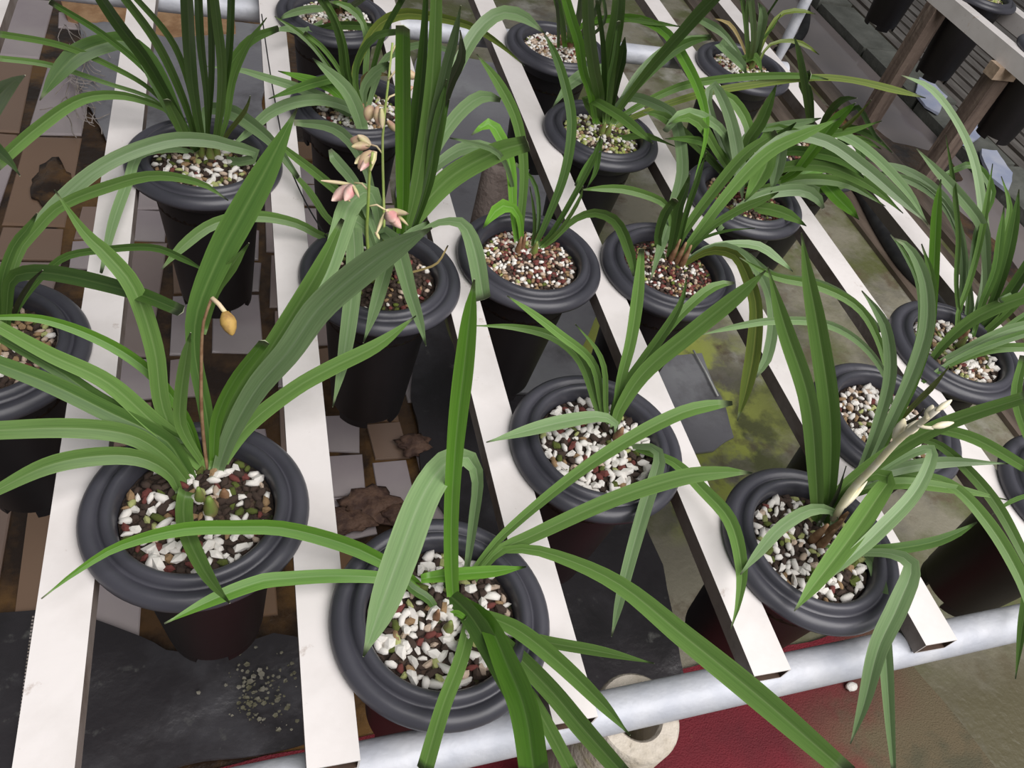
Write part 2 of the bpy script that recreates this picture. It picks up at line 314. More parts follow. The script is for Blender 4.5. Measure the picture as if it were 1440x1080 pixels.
tag(slab('weed_sheet', P(860, 505, 985, 500, 1010, 560, 1030, 620, 1000, 640, 900, 640), FZ + 0.002, 0.004, M['sheetgrey'], sub=3, amp=0.002, seed=2), 'small smooth grey sheet with a pale edge beside yellow-green moss', 'sheet')
sb = MB(); sb.tube([p + Vector((0, 0, 0.012)) for p in P(972, 498, 990, 530, 1006, 562)], 0.0022, 6)
tag(ob('cord', sb.mesh('cord'), M['seam']), 'thin pale cord along the edge of the small grey sheet', 'cord')
tag(slab('red_carpet', P(150, 1115, 307, 1079, 430, 1054, 700, 998, 1000, 930, 1150, 895, 1235, 878, 1330, 1000, 1440, 1140, 900, 1500, 300, 1400), FZ, 0.007, M['red'], sub=4, amp=0.002, seed=6), 'dark red carpet worn brown at its right end in front of the bench', 'carpet')
tag(slab('sand_patch', P(88, 14, 250, 24, 330, 30, 330, 58, 240, 62, 165, 48, 100, 34), FZ + 0.006, 0.012, M['sand'], sub=3, amp=0.008, seed=3), 'orange sand and straw patch at the far left of the floor', 'sand')
rt = MB()
for k in range(46):
    x0, y0 = random.uniform(88, 125), random.uniform(30, 175); a = random.uniform(-0.9, 0.9) + (0 if k % 3 else 1.4)
    pts = []
    for q in range(6):
        pts.append(at(x0, y0, FZ + 0.03)); x0 += 8 * math.sin(a); y0 += 7 * math.cos(a); a += random.uniform(-.5, .5)
    rt.tube(pts, 0.0011, 4)
tag(ob('dry_roots', rt.mesh('dry_roots'), M['root']), 'tangle of thin pale dry roots on the far left dark sheet', 'roots', kind='stuff')
def blob(r, seed, sub=2, squash=(1, 1, 0.7), rough=0.35):
    import bmesh, mathutils.noise as mn
    bm = bmesh.new(); bmesh.ops.create_icosphere(bm, subdivisions=sub, radius=1)
    for v in bm.verts:
        d = v.co.normalized(); k = 1 + rough * mn.noise(d * 1.6 + Vector((seed * 3.1, seed, 0))) + rough * 0.4 * mn.noise(d * 4 + Vector((seed, 7, 0)))
        v.co = Vector((d.x * squash[0], d.y * squash[1], d.z * squash[2])) * k * r
    me = bpy.data.meshes.new('blob'); bm.to_mesh(me); bm.free(); me.polygons.foreach_set('use_smooth', [True] * len(me.polygons)); return me
for k, (x, y, r, lab) in enumerate(((520, 712, 0.030, 'largest brown soil clump on the wet pavers'), (487, 735, 0.028, 'brown soil clump beside the second rail'),
        (556, 728, 0.024, 'brown soil clump behind the front pot'), (582, 628, 0.022, 'small reddish soil clump against the black sheet edge'))):
    o = ob('soil_clump', blob(r, k + 2, 3, (1.2, 0.9, 0.3), 0.8), M['clump'], None, at(x, y, FZ + 0.012) + Vector((0, 0, 0.008))); tag(o, lab, 'soil clump')
tag(ob('pebble', blob(0.009, 5, 2, (1.2, .8, .6)), M['stone_white'], None, at(1195, 967, FZ + 0.008) + Vector((0, 0, 0.006))), 'lone white pebble on the red carpet', 'pebble')
# dark muddy lump on the left
tag(ob('soil_clump', blob(0.055, 13, 3, (0.55, 1.2, 0.14), 0.5), M['mud'], None, at(72, 262, FZ) + Vector((0, 0, 0.009))), 'long dark mud lump at the far left between pavers', 'soil clump')
fk = MB()
for k in range(150):
    c = at(random.gauss(368, 26), random.gauss(965, 26) + (25 if k % 4 == 0 else 0), FZ + 0.026); a = random.random() * 6.3; q = random.uniform(.0008, .0042) * random.random() ** .5
    fk.add([c + Vector((q * math.cos(a + t) * (1.4 if t < 2 else 1), q * math.sin(a + t), random.uniform(-.001, .002))) for t in (0, 1.2, 2.5, 3.9, 5.1)] + [c - Vector((0, 0, .003))], [(0, 1, 2, 3, 4), (1, 0, 5), (2, 1, 5), (3, 2, 5), (4, 3, 5), (0, 4, 5)])
tag(ob('moss_flakes', fk.mesh('moss_flakes', False), M['flake']), 'dry moss flakes scattered on the front black sheet', 'moss', kind='stuff')
# hoses
hb = MB(); hb.tube([Vector(p) for p in spline([tuple(v + Vector((0, 0, 0.016))) for v in P(1128, -10, 1131, 25, 1127, 50, 1108, 70, 1090, 78)], 24)], 0.016, 10)
tag(ob('hose', hb.mesh('hose'), M['hose']), 'short black hose curving behind the thin upright rod', 'hose')
hb = MB(); hb.tube([Vector(p) for p in spline([tuple(v + Vector((0, 0, 0.02))) for v in P(1180, 230, 1212, 290, 1235, 335, 1268, 385, 1310, 425, 1370, 470)], 24)], 0.020, 10)
tag(ob('hose', hb.mesh('hose'), M['hose']), 'long black hose on the mossy floor below the right rails', 'hose')
for k, (pts, lab) in enumerate((((1293, 108, 1312, 118, 1330, 138, 1318, 160, 1300, 150, 1288, 132), 'pale bluish painted sky reflection below the far hanging pot'),
      ((1335, 178, 1372, 168, 1380, 190, 1358, 205, 1330, 196), 'pale bluish painted sky reflection in the middle of three'),
      ((1378, 212, 1398, 212, 1425, 245, 1418, 270, 1392, 250), 'pale bluish painted sky reflection nearest the right picture edge'))):
    tag(slab('sky_reflection', P(*pts, z=FZ + 0.045), FZ + 0.041, 0.006, M['skypatch'], sub=2, amp=0.006, seed=k), lab, 'sky reflection')  # thin slabs added to stand for the sky mirrored in the puddle

tw = MB(); tw.tube([Vector(p) for p in spline([tuple(at(x, y, z)) for x, y, z in ((368, 20, 0.03), (378, 90, 0.012), (392, 170, 0.006), (404, 225, 0.02), (430, 285, 0.01), (462, 338, 0.02))], 24)], 0.0010, 5)
tag(ob('twine', tw.mesh('twine'), M['hose']), 'thin dark twine lying along the third rail from the left', 'twine')
st = MB()
for k in range(44):
    p = at(47 - 27 * k / 43, 868 + 212 * k / 43, FZ + 0.03); st.box(p - Vector((.0012, .001, .0)), p + Vector((.0012, .001, .002)))
tag(ob('stitching', st.mesh('stitching', False), M['root']), 'row of pale stitches on the black sheet left of the near rail', 'stitching', kind='stuff')

# ------------------------------------------------------------------ the bench
bench = empty('plant_bench', (0.7, 0.4, FZ), 'long plant bench of white rails on two galvanised pipes', 'bench')
def kid(name, me, m, root, **kw): return ob(name, me, m, root, Vector((0, 0, 0)) - root.location, **kw)
RW, RH = 0.0403, 0.021
def rail_mesh(y0, y1, h=RH, wd=RW):                             # open box section with wall thickness
    o = [(-wd / 2, -h), (wd / 2, -h), (wd / 2, 0), (-wd / 2, 0)]; t = 0.0016
    i = [(-wd / 2 + t, -h + t), (wd / 2 - t, -h + t), (wd / 2 - t, -t), (-wd / 2 + t, -t)]
    v = [(x, y0, z) for x, z in o] + [(x, y0, z) for x, z in i] + [(x, y1, z) for x, z in o] + [(x, y1, z) for x, z in i]
    f = []
    for k in range(4):
        n = (k + 1) % 4
        f += [(k, n, 4 + n, 4 + k), (8 + k, 12 + k, 12 + n, 8 + n), (k, 8 + k, 8 + n, n), (4 + k, 4 + n, 12 + n, 12 + k)]
    return mesh('rail', v, f, False)
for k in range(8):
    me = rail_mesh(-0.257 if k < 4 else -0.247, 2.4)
    for q in ('white', 'railside', 'tubeinside'): me.materials.append(M[q])
    for p in me.polygons:                                       # painted top, darker flanks and underside, dark brown inside
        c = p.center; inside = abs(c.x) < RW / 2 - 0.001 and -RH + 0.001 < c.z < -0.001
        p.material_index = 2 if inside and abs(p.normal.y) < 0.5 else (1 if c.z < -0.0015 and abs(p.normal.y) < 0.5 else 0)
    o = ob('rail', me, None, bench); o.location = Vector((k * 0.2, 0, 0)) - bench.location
def pipe(p0, p1, r, root, m, name='support_pipe'):
    b = MB(); n = 24; p0, p1 = Vector(p0), Vector(p1); b.tube([p0, p1], r, n); me = b.mesh(name); sharp_by_angle(me, 50); return kid(name, me, m, root)
pipe((-0.45, -0.2775, -0.0405), (1.62, -0.2155, -0.0405), 0.0192, bench, M['pipe'])
pipe((-0.45, 1.052, -0.0405), (1.47, 0.992, -0.0405), 0.0192, bench, M['pipe'])
rod = MB(); rod.tube([(1.468, 1.03, FZ), (1.468, 1.03, -0.03), (1.468, 1.03, 0.0), (1.468, 1.03, 0.42)], [0.009, 0.009, 0.0115, 0.0115], 14)
kid('upright_rod', rod.mesh('upright_rod'), M['pipe'], bench)
# concrete supports
def hollow(name, x, y, z1, r0, r1, m, label):
    b = MB(); h = z1 - FZ
    b.lathe([(r1, h - 0.10), (r1, h - 0.004), (r1 + 0.003, h), (r0 - 0.003, h), (r0, h - 0.004), (r0 + 0.004, 0), (r1, 0)], 40, True)
    o = ob(name, b.mesh(name), m, None, (x, y, FZ)); sharp_by_angle(o.data, 40); return tag(o, label, 'support')
hollow('concrete_support', 0.684, -0.2475, -0.0606, 0.0415, 0.021, M['concrete'], 'pale hollow concrete pillar under the front pipe above the red carpet')
hollow('concrete_support', 0.752, 0.648, -0.07, 0.027, 0.012, M['stump'], 'brown concrete pillar between the middle rails behind a pot')

# far bench
fb = empty('plant_bench', (2.335, 1.4, FZ), 'second plant bench with wooden posts at the top right', 'bench')
for x in (2.235, 2.435):
    o = ob('rail', rail_mesh(-0.2, 3.2, 0.045, 0.036), M['white'], fb); o.location = Vector((x, 0, 0)) - fb.location
def post(x, y, s):
    b = MB(); b.box((x - s, y - s, FZ), (x + s, y + s, -0.045)); return kid('post', b.mesh('post', False), M['wood'], fb)
post(2.240, 1.475, 0.024); post(2.250, 1.165, 0.024)
b = MB(); b.box((2.20, 1.13, -0.078), (2.47, 1.17, -0.045)); kid('crossbar', b.mesh('crossbar', False), M['woodtan'], fb)
b = MB(); b.box((2.20, 2.0, -0.078), (2.47, 2.04, -0.045)); kid('crossbar', b.mesh('crossbar', False), M['woodtan'], fb)

# ------------------------------------------------------------------ pots
rim_prof = [(0.0655, -0.020), (0.0664, 0.006), (0.0676, 0.0150), (0.0697, 0.0185), (0.0730, 0.0198), (0.0765, 0.0185), (0.0790, 0.0145), (0.0805, 0.0098), (0.0822, 0.0112), (0.0850, 0.0140), (0.0885, 0.0148), (0.0920, 0.0136), (0.0955, 0.0105), (0.0972, 0.0068), (0.0974, 0.0040), (0.0962, 0.0008), (0.0940, 0.0004), (0.0900, 0.0004), (0.0780, 0.0004), (0.0700, -0.004), (0.0685, -0.024), (0.0660, -0.024)]
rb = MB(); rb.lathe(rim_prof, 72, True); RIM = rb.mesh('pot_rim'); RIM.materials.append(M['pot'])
ZB = -0.235
def body_mesh():
    b = MB()
    b.lathe([(0.0662, -0.022), (0.0676, -0.024), (0.0668, -0.03), (0.0510, ZB + 0.016), (0.0490, ZB + 0.012), (0.0, ZB + 0.012), (0.0, ZB + 0.015), (0.0475, ZB + 0.015), (0.0645, -0.03)], 56, True)
    for k in range(4):                                          # drainage feet between notches
        v = []; n = 7
        for q in range(n):
            a = PI / 2 * k + 0.35 + q / (n - 1) * (PI / 2 - 0.7)
            for r, z in ((0.0506, ZB + 0.017), (0.0492, ZB), (0.0440, ZB), (0.0440, ZB + 0.017)): v.append((r * math.cos(a), r * math.sin(a), z))
        f = [(q * 4 + i, (q + 1) * 4 + i, (q + 1) * 4 + (i + 1) % 4, q * 4 + (i + 1) % 4) for q in range(n - 1) for i in range(4)]
        f += [(3, 2, 1, 0), tuple((n - 1) * 4 + i for i in range(4))]
        b.add(v, f)
    me = b.mesh('pot'); sharp_by_angle(me, 45); return me
BODY = body_mesh(); BODY.materials.append(M['potshade'])
SZ = 0.001
def soil_mesh():
    import mathutils.noise as mn
    v = [(0, 0, SZ + 0.004)]; f = []; nr, ns = 8, 32
    for i in range(1, nr + 1):
        for k in range(ns):
            a = 2 * PI * k / ns; r = 0.0656 * i / nr; x, y = r * math.cos(a), r * math.sin(a)
            v.append((x, y, SZ + 0.004 * (1 - (r / 0.0656) ** 2) + (0.003 * mn.noise(Vector((x * 70, y * 70, 0))) if i < nr else 0)))
    for k in range(ns): f.append((0, 1 + k, 1 + (k + 1) % ns))
    for i in range(nr - 1):
        for k in range(ns): f.append((1 + i * ns + k, 1 + (i + 1) * ns + k, 1 + (i + 1) * ns + (k + 1) % ns, 1 + i * ns + (k + 1) % ns))
    n = len(v); v += [(x, y, -0.05) for x, y, z in v[1 + (nr - 1) * ns:]]
    for k in range(ns): a = 1 + (nr - 1) * ns + k; a2 = 1 + (nr - 1) * ns + (k + 1) % ns; f.append((a, n + k, n + (k + 1) % ns, a2))
    f.append(tuple(n + k for k in range(ns))[::-1])
    return mesh('growing_medium', v, f)
SOIL = soil_mesh(); SOIL.materials.append(M['soil'])
STONES = [blob(1, k + 20, 1, (1.0, 0.66 + 0.03 * (k % 4), 0.62), 0.62) for k in range(12)]
for k, s in enumerate(STONES):
    if k % 2: s.polygons.foreach_set('use_smooth', [False] * len(s.polygons))
KEYS = ['stone_white', 'stone_pink', 'stone_tan', 'stone_red', 'stone_dark', 'stone_moss', 'stone_lime']
for s in STONES: s.materials.append(M['stone_white'])
def scatter(n, rmax, sz):
    out = []; tries = 0
    while len(out) < n and tries < n * 60:
        tries += 1; r = rmax * math.sqrt(random.random()); a = random.random() * 2 * PI; q = (r * math.cos(a), r * math.sin(a))
        if all((q[0] - o[0]) ** 2 + (q[1] - o[1]) ** 2 > (sz * 0.72) ** 2 for o in out): out.append(q)
    return out
def pick(mix):
    t = random.random() * sum(mix); k = 0
    while t > mix[k]: t -= mix[k]; k += 1
    return KEYS[min(k, 6)]
def fill(root, soil, n, sz, mix, single):
    sz *= 0.94; pts = scatter(min(int(n * 1.6), 290 if single else 400), 0.0605, sz)
    if single:
        for (x, y) in pts:
            key = pick(mix); s = sz * (random.uniform(0.42, 1.0) if key == 'stone_white' else random.uniform(0.46, 0.78))
            o = bpy.data.objects.new('pebble', random.choice(STONES)); C.objects.link(o); o.parent = soil
            o.location = (x, y, SZ + 0.004 * (1 - (x * x + y * y) / 0.004) + s * 0.35); o.scale = (s * random.uniform(.95, 1.25), s * random.uniform(.8, 1.0), s)
            o.rotation_euler = (random.uniform(-.5, .5), random.uniform(-.5, .5), random.random() * 6.3)
            if key != 'stone_white': o.material_slots[0].link = 'OBJECT'; o.material_slots[0].material = M[key]
    else:
        me = bpy.data.meshes.new('gravel'); V = []; F = []; MI = []
        for (x, y) in pts:
            src = random.choice(STONES); key = KEYS.index(pick(mix)); s = sz * random.uniform(0.48, 0.85); n0 = len(V)
            R = Matrix.Rotation(random.random() * 6.3, 3, 'Z') @ Matrix.Rotation(random.uniform(-.5, .5), 3, 'X')
            c = Vector((x, y, SZ + 0.004 * (1 - (x * x + y * y) / 0.004) + s * 0.35))
            V += [tuple(R @ v.co * s + c) for v in src.vertices]; F += [tuple(i + n0 for i in p.vertices) for p in src.polygons]; MI += [key] * len(src.polygons)
        me.from_pydata(V, [], F)
        for k in KEYS: me.materials.append(M[k])
        me.polygons.foreach_set('material_index', MI); me.polygons.foreach_set('use_smooth', [True] * len(F))
        o = ob('gravel', me, None, soil); o['kind'] = 'stuff'

# ------------------------------------------------------------------ leaves
def leaf(root, spec):
    head, body = spec.split(':'); h = head.split(); key, z0, z1 = h[0], float(h[1]) / 100, float(h[2]) / 100
    pts = [tuple(float(q) for q in t.split(',')) for t in body.split()]
    d0 = pix(at(pts[0][0], pts[0][1], z0))[2]; d1 = pix(at(pts[-1][0], pts[-1][1], z1))[2]
    L = sum(math.dist(pts[i][:2], pts[i + 1][:2]) for i in range(len(pts) - 1)); n = max(8, min(26, int(L / 14)))
    sm = spline(pts, n); N = len(sm); acc = 0; Q = []
    for i, (x, y, wd) in enumerate(sm):
        if i: acc += math.dist(sm[i][:2], sm[i - 1][:2])
        t = acc / L; d = d0 + (d1 - d0) * t
        Q.append((CAM + (RIGHT * ((x - 720) / FPX) + DOWN * ((y - 540) / FPX) + FWD) * d, max(0.0, wd) * d / FPX))
    tw0, tw1 = random.uniform(-.45, .45), random.uniform(-.5, .5); fold = random.uniform(0.16, 0.34)
    v = []; uv = []; o0 = root.location
    for i, (p, wd) in enumerate(Q):
        T = (Q[min(i + 1, N - 1)][0] - Q[max(i - 1, 0)][0]).normalized(); V = (CAM - p).normalized()
        W = T.cross(V); W = W.normalized() if W.length > 1e-4 else RIGHT.copy()
        a = tw0 + (tw1 - tw0) * i / (N - 1)
        W = Matrix.Rotation(a, 3, T) @ W; Nn = W.cross(T).normalized()
        if Nn.dot(V) < 0: Nn = -Nn
        hw = max(0.0006, wd / 2 / math.cos(a)); fo = fold * hw
        v += [p - W * hw + Nn * fo * 0.6, p - Nn * fo * 0.4, p + W * hw + Nn * fo * 0.6, p - Nn * (fo * 0.4 + 0.0007 + hw * 0.03) ]
    f = []; us = []
    for i in range(N - 1):
        a, b = i * 4, (i + 1) * 4
        for k, (q0, q1) in enumerate(((0, 1), (1, 2), (2, 3), (3, 0))):
            f.append((a + q0, b + q0, b + q1, a + q1)); U = (1, 0, 1, 0); t0, t1 = i / (N - 1), (i + 1) / (N - 1)
            us += [(U[q0], t0), (U[q0], t1), (U[q1], t1), (U[q1], t0)]
    f += [(3, 2, 1, 0), tuple((N - 1) * 4 + k for k in range(4))]; us += [(0, 0)] * 4 + [(0, 1)] * 4
    me = mesh('leaf', [x - o0 for x in v], f); ul = me.uv_layers.new(name='uv')
    ul.data.foreach_set('uv', [c for q in us for c in q])
    at_ = me.attributes.new('sharp_edge', 'BOOLEAN', 'EDGE')
    se = [False] * len(me.edges)
    for e in me.edges:
        i, j = e.vertices
        if i % 4 == j % 4 and i != j: se[e.index] = True
    at_.data.foreach_set('value', se)
    return ob('leaf', me, LM[key], root)
def curve_px(pts, z0, z1, n=14):
    d0 = pix(at(*pts[0], z0))[2]; d1 = pix(at(*pts[-1], z1))[2]; sm = spline(pts, n); L = sum(math.dist(sm[i], sm[i + 1]) for i in range(n)); acc = 0; out = []
    for i, (x, y) in enumerate(sm):
        if i: acc += math.dist(sm[i], sm[i - 1])
        out.append(CAM + (RIGHT * ((x - 720) / FPX) + DOWN * ((y - 540) / FPX) + FWD) * (d0 + (d1 - d0) * acc / L))
    return out
def stalk(root, name, pts, z0, z1, r, m, parent=None):
    c = curve_px(pts, z0, z1); b = MB(); k = len(c)
    b.tube([p - root.location for p in c], [r * (1 - 0.35 * i / k) for i in range(k)], 8)
    return ob(name, b.mesh(name), m, parent or root), c

# plants: centre, leaves, look
PL = {}
PL['A'] = '''d 0 32: 300,668,16 290,580,19 274,497,20 277,440,28 310,357,38 338,305,40 376,235,32 418,152,0
m 8 22: 283,470,12 300,410,17 325,375,16 350,342,0
m 0 24: 285,665,10 250,620,18 228,570,22 217,490,25 187,403,25 150,357,22 120,328,15 77,267,0
b 0 14: 285,655,8 263,592,14 217,529,16 150,482,16 60,449,12 -20,446,6
m 0 16: 292,668,12 262,632,22 217,595,26 150,537,24 67,497,21 -15,452,16
d 3 14: 268,625,8 200,590,14 140,560,18 80,520,17 -10,470,10
d 0 13: 275,680,10 255,650,22 233,620,26 150,578,27 67,538,26 -20,505,22
m 0 10: 270,685,10 233,642,22 183,612,27 100,602,28 -20,606,26
m 0 7: 255,700,8 240,668,16 200,645,22 143,641,26 67,655,25 -15,695,14
m 0 25: 298,668,12 318,590,20 365,515,24 415,435,24 448,380,22 482,308,6
p 0 30: 303,672,14 325,610,24 362,545,32 405,495,36 450,432,40 517,374,40 560,345,30 608,320,0
m 0 14: 306,672,10 318,640,18 350,597,22 417,545,22 467,517,22 533,484,18 585,444,0
m 1 8: 262,690,22 258,715,23 263,750,23 286,800,20 305,828,12 323,848,0
m 0 20: 290,660,8 255,600,16 254,560,18 262,500,14 268,468,0
b 0 22: 300,660,10 305,590,16 330,535,16 372,480,14'''
PL['B'] = '''b 0 36: 638,850,16 635,800,20 635,720,21 640,633,24 645,580,27 653,513,28 661,440,20 667,393,0
p 0 18: 655,815,6 657,797,8 666,733,14 672,672,17 660,645,24 633,647,38 598,692,44 562,783,48 534,860,38 511,923,0
b 0 4: 600,835,10 575,812,15 543,792,19 490,767,22 400,743,21 333,741,20 257,744,19 167,768,13 110,802,8 58,842,0
b 0 4: 605,842,10 570,820,14 533,812,17 467,810,19 400,814,20 367,818,21 300,843,18 231,877,0
b 2 5: 592,814,12 620,810,18 650,807,18 700,803,15 740,797,0
m 0 17: 655,818,6 673,793,9 710,750,12 810,667,16 893,613,19 960,580,19 1000,570,16 1030,567,6
m 0 14: 662,822,8 700,776,14 743,756,19 860,703,22 960,671,23 1020,664,16 1058,665,0
m 0 12: 672,805,6 700,778,9 722,771,12 775,779,16 868,820,24 960,893,32 1070,982,36 1195,1090,28
m 0 8: 655,858,10 687,867,16 730,887,23 787,932,24 847,990,18 886,1034,0
m 0 6: 690,868,8 720,888,13 760,901,16 847,917,14 920,933,0
d 0 8: 613,822,22 658,862,28 692,917,30 716,965,26 738,1015,14 750,1040,0
b 0 17: 650,845,14 683,872,24 712,933,36 738,1000,42 752,1090,42
m 0 6: 670,860,10 710,905,20 740,935,26 780,977,28 822,1027,28 880,1092,24
m 0 4: 705,930,10 740,970,16 768,1018,20 806,1090,20
m 0 10: 664,858,12 660,880,19 647,930,21 623,993,22 596,1085,24
d 0 3: 618,870,6 605,845,12 580,828,13 566,812,8
b 0 2: 625,872,5 640,862,9 655,870,7'''
PL['C'] = '''m 0 24: 862,606,10 872,575,16 907,523,22 973,467,24 1040,413,20 1077,380,0
m 0 17: 858,600,9 872,556,15 905,508,16 942,455,13 960,420,7 966,388,0
m 0 8: 860,602,7 880,545,9 915,495,11 950,450,13 990,412,14 1012,400,11 1033,398,3
m 0 20: 864,604,8 872,540,13 887,480,16 897,413,17 902,350,8
m 0 12: 852,602,7 840,573,10 817,507,14 780,474,14 723,460,9 664,458,0
m 0 16: 854,602,7 847,573,9 833,510,12 783,467,12 745,438,9 713,416,0
m 0 14: 856,602,6 852,573,7 850,520,8 838,490,6 809,456,0
p 1 6: 866,610,4 867,597,8 847,586,14 793,593,20 740,606,16 684,622,0
m 0 3: 880,628,5 915,638,9 947,650,13 987,687,18 1027,733,20 1043,800,17 1038,850,8 1028,884,0
p 0 3: 872,625,5 890,628,7 920,630,12 928,645,17 907,713,20 887,783,18 870,850,13 860,895,0'''
PL['D'] = '''m 0 26: 1150,745,12 1148,680,20 1137,563,25 1103,457,22 1080,376,0
m 0 30: 1158,740,12 1167,680,20 1167,580,28 1150,460,26 1137,390,17 1127,328,0
p 1 4: 1168,745,6 1175,722,10 1143,716,16 1100,740,18 1068,775,14 1041,808,0
m 2 4: 1185,700,5 1225,668,14 1250,672,20 1235,698,26 1193,760,30 1147,820,20 1117,859,0
p 3 4: 1200,695,5 1260,650,9 1310,632,14 1290,688,19 1233,750,20 1195,785,15 1166,814,0
m 0 22: 1160,742,8 1170,710,14 1190,683,18 1260,632,22 1327,597,21 1450,556,16
m 0 8: 1165,735,5 1195,697,12 1260,680,17 1343,688,13 1416,703,0
p 2 10: 1180,715,5 1210,680,12 1260,660,17 1327,650,16 1418,652,0
m 0 5: 1190,705,5 1230,670,10 1293,669,13 1343,686,15 1393,740,18 1433,807,18 1452,860,12
m 3 6: 1230,660,4 1270,618,8 1317,624,11 1360,660,15 1403,712,16 1450,800,12
m 4 14: 1235,655,4 1280,606,9 1360,613,16 1450,662,15
d 1 8: 1160,768,4 1190,770,8 1243,773,15 1310,763,15 1350,748,10 1374,734,0
p 0 2: 1165,772,5 1195,777,9 1255,779,14 1282,795,22 1264,850,28 1236,910,26 1215,990,16 1196,1046,0
p 0 2: 1200,775,8 1222,785,14 1237,820,18 1242,870,17 1247,940,18 1252,1020,13 1257,1085,6
p 2 24: 1185,705,6 1210,660,9 1238,585,15 1252,525,17 1247,465,15 1232,435,10 1212,409,0
p 2 28: 1190,708,6 1222,655,10 1255,587,15 1285,520,19 1303,460,20 1303,406,18 1290,366,14 1273,343,8 1257,335,0
m 2 27: 1192,706,5 1232,645,8 1268,575,12 1297,500,13 1307,440,14 1310,390,11 1296,343,0
k 1 8: 1150,740,5 1175,700,6 1190,655,0'''
PL['E'] = '''b 0 32: 560,345,8 566,300,14 567,250,20 567,133,22 567,37,20
m 0 38: 565,345,8 580,290,15 590,240,20 606,133,21 612,40,18 614,-60,14
p 0 34: 568,340,8 585,285,14 600,220,17 627,100,15 640,50,12 648,8,0
k 0 26: 572,335,6 588,265,9 607,200,11 632,120,14 649,80,13 647,42,0
d 0 33: 556,345,6 560,300,12 578,220,16 590,130,18 596,60,12 600,-20,6
d 0 20: 570,338,6 590,290,14 607,230,16 620,180,12 632,140,0
p 0 18: 566,342,8 595,250,13 620,195,17 650,155,19 680,135,17 704,141,6
p 2 12: 572,330,6 600,250,12 640,214,17 670,206,18 702,213,12
m 0 16: 562,346,14 582,307,24 633,250,31 700,213,28 742,201,22
p 2 3: 570,345,5 607,317,8 632,311,11 652,316,17 668,353,24 680,421,22
p 1 8: 530,360,8 512,318,14 498,312,22 499,350,24 497,397,24 484,497,19 468,572,0
p 1 7: 550,360,8 545,372,18 528,430,17 511,482,0
p 1 9: 540,345,8 535,325,16 552,335,20 562,358,24 577,413,19 590,453,13 599,486,0
p 0 6: 535,345,8 532,300,14 520,270,26 494,285,32 478,330,30 462,380,24 430,440,14
m 0 4: 530,348,6 505,298,11 450,248,13 400,209,9 375,188,0
m 0 3: 528,350,5 495,330,8 463,310,9 433,267,9 395,225,0
m 0 2: 525,352,6 455,333,11 417,314,13 360,304,16 300,315,16 255,348,14 227,379,0
p 0 8: 532,345,6 520,255,10 497,204,15 467,179,15 413,172,8
p 2 6: 535,350,6 500,260,14 470,222,15 464,210,5
p 0 4: 545,360,8 575,330,12 605,315,11
o 1 6: 570,385,3 590,380,3 615,370,3 630,345,2
d 0 25: 575,340,6 602,260,14 612,200,18 620,150,12 628,112,0
p 0 22: 580,335,6 600,220,10 622,145,13 648,84,18 675,40,20 705,18,18 735,23,17 766,47,0'''
PL['F'] = '''d 0 24: 750,350,6 768,312,9 795,240,13 804,170,14 793,112,13 780,75,10 765,46,0
m 0 22: 733,350,7 732,320,10 737,240,13 727,170,15 700,115,14 670,76,0
b 0 14: 728,348,7 722,300,10 718,235,15 705,195,16 688,174,15 663,190,0
d 0 6: 742,350,3 757,318,5 752,258,6 725,230,4
d 0 18: 752,350,6 772,333,7 810,270,8 838,215,8 845,190,0
m 0 7: 755,352,5 777,338,6 807,309,9 837,299,12 867,312,15 887,357,15 893,388,6
b 0 6: 734,348,6 730,305,10 718,290,15 702,292,20 679,321,0
p 2 20: 725,300,3 718,250,6 700,215,8 660,200,6 632,194,0
d 0 12: 748,350,4 752,320,5 750,290,4 745,262,0
m 0 14: 757,352,4 790,320,5 815,280,5 820,262,0'''
PL['G'] = '''m 0 22: 955,365,8 977,333,12 1033,262,17 1083,213,18 1133,188,14 1182,166,0
p 0 10: 950,368,8 980,334,11 1043,247,14 1103,194,16 1160,198,17 1213,233,17 1262,275,14 1304,314,0
m 0 20: 945,366,7 960,330,11 1003,270,15 1050,215,15 1092,186,8
y 0 2: 955,378,4 985,358,8 1007,352,12 1035,360,14 1052,390,17 1063,430,18 1060,493,21 1050,545,17 1037,592,0
p 0 2: 955,376,4 990,352,7 1023,347,11 1057,370,13 1080,407,14 1087,453,15 1078,505,14 1062,530,5
p 0 3: 955,374,4 990,350,6 1023,343,9 1067,346,12 1095,365,9 1115,382,0
d 0 10: 950,372,3 980,340,4 1020,325,4 1062,321,0
m 0 8: 945,362,6 943,300,9 932,284,11 883,267,12 845,265,9 818,267,0
d 0 16: 940,368,8 950,320,13 955,290,14 965,265,10 970,245,0
d 0 18: 950,365,5 965,300,8 980,255,8 993,215,0
d 0 12: 935,368,6 925,340,10 935,300,13 950,280,10
m 0 14: 957,368,5 1000,320,10 1040,295,12 1075,280,10 1095,270,0
p 0 6: 960,372,4 1000,350,6 1040,352,8 1087,386,9 1150,398,11 1200,425,11 1240,466,6'''
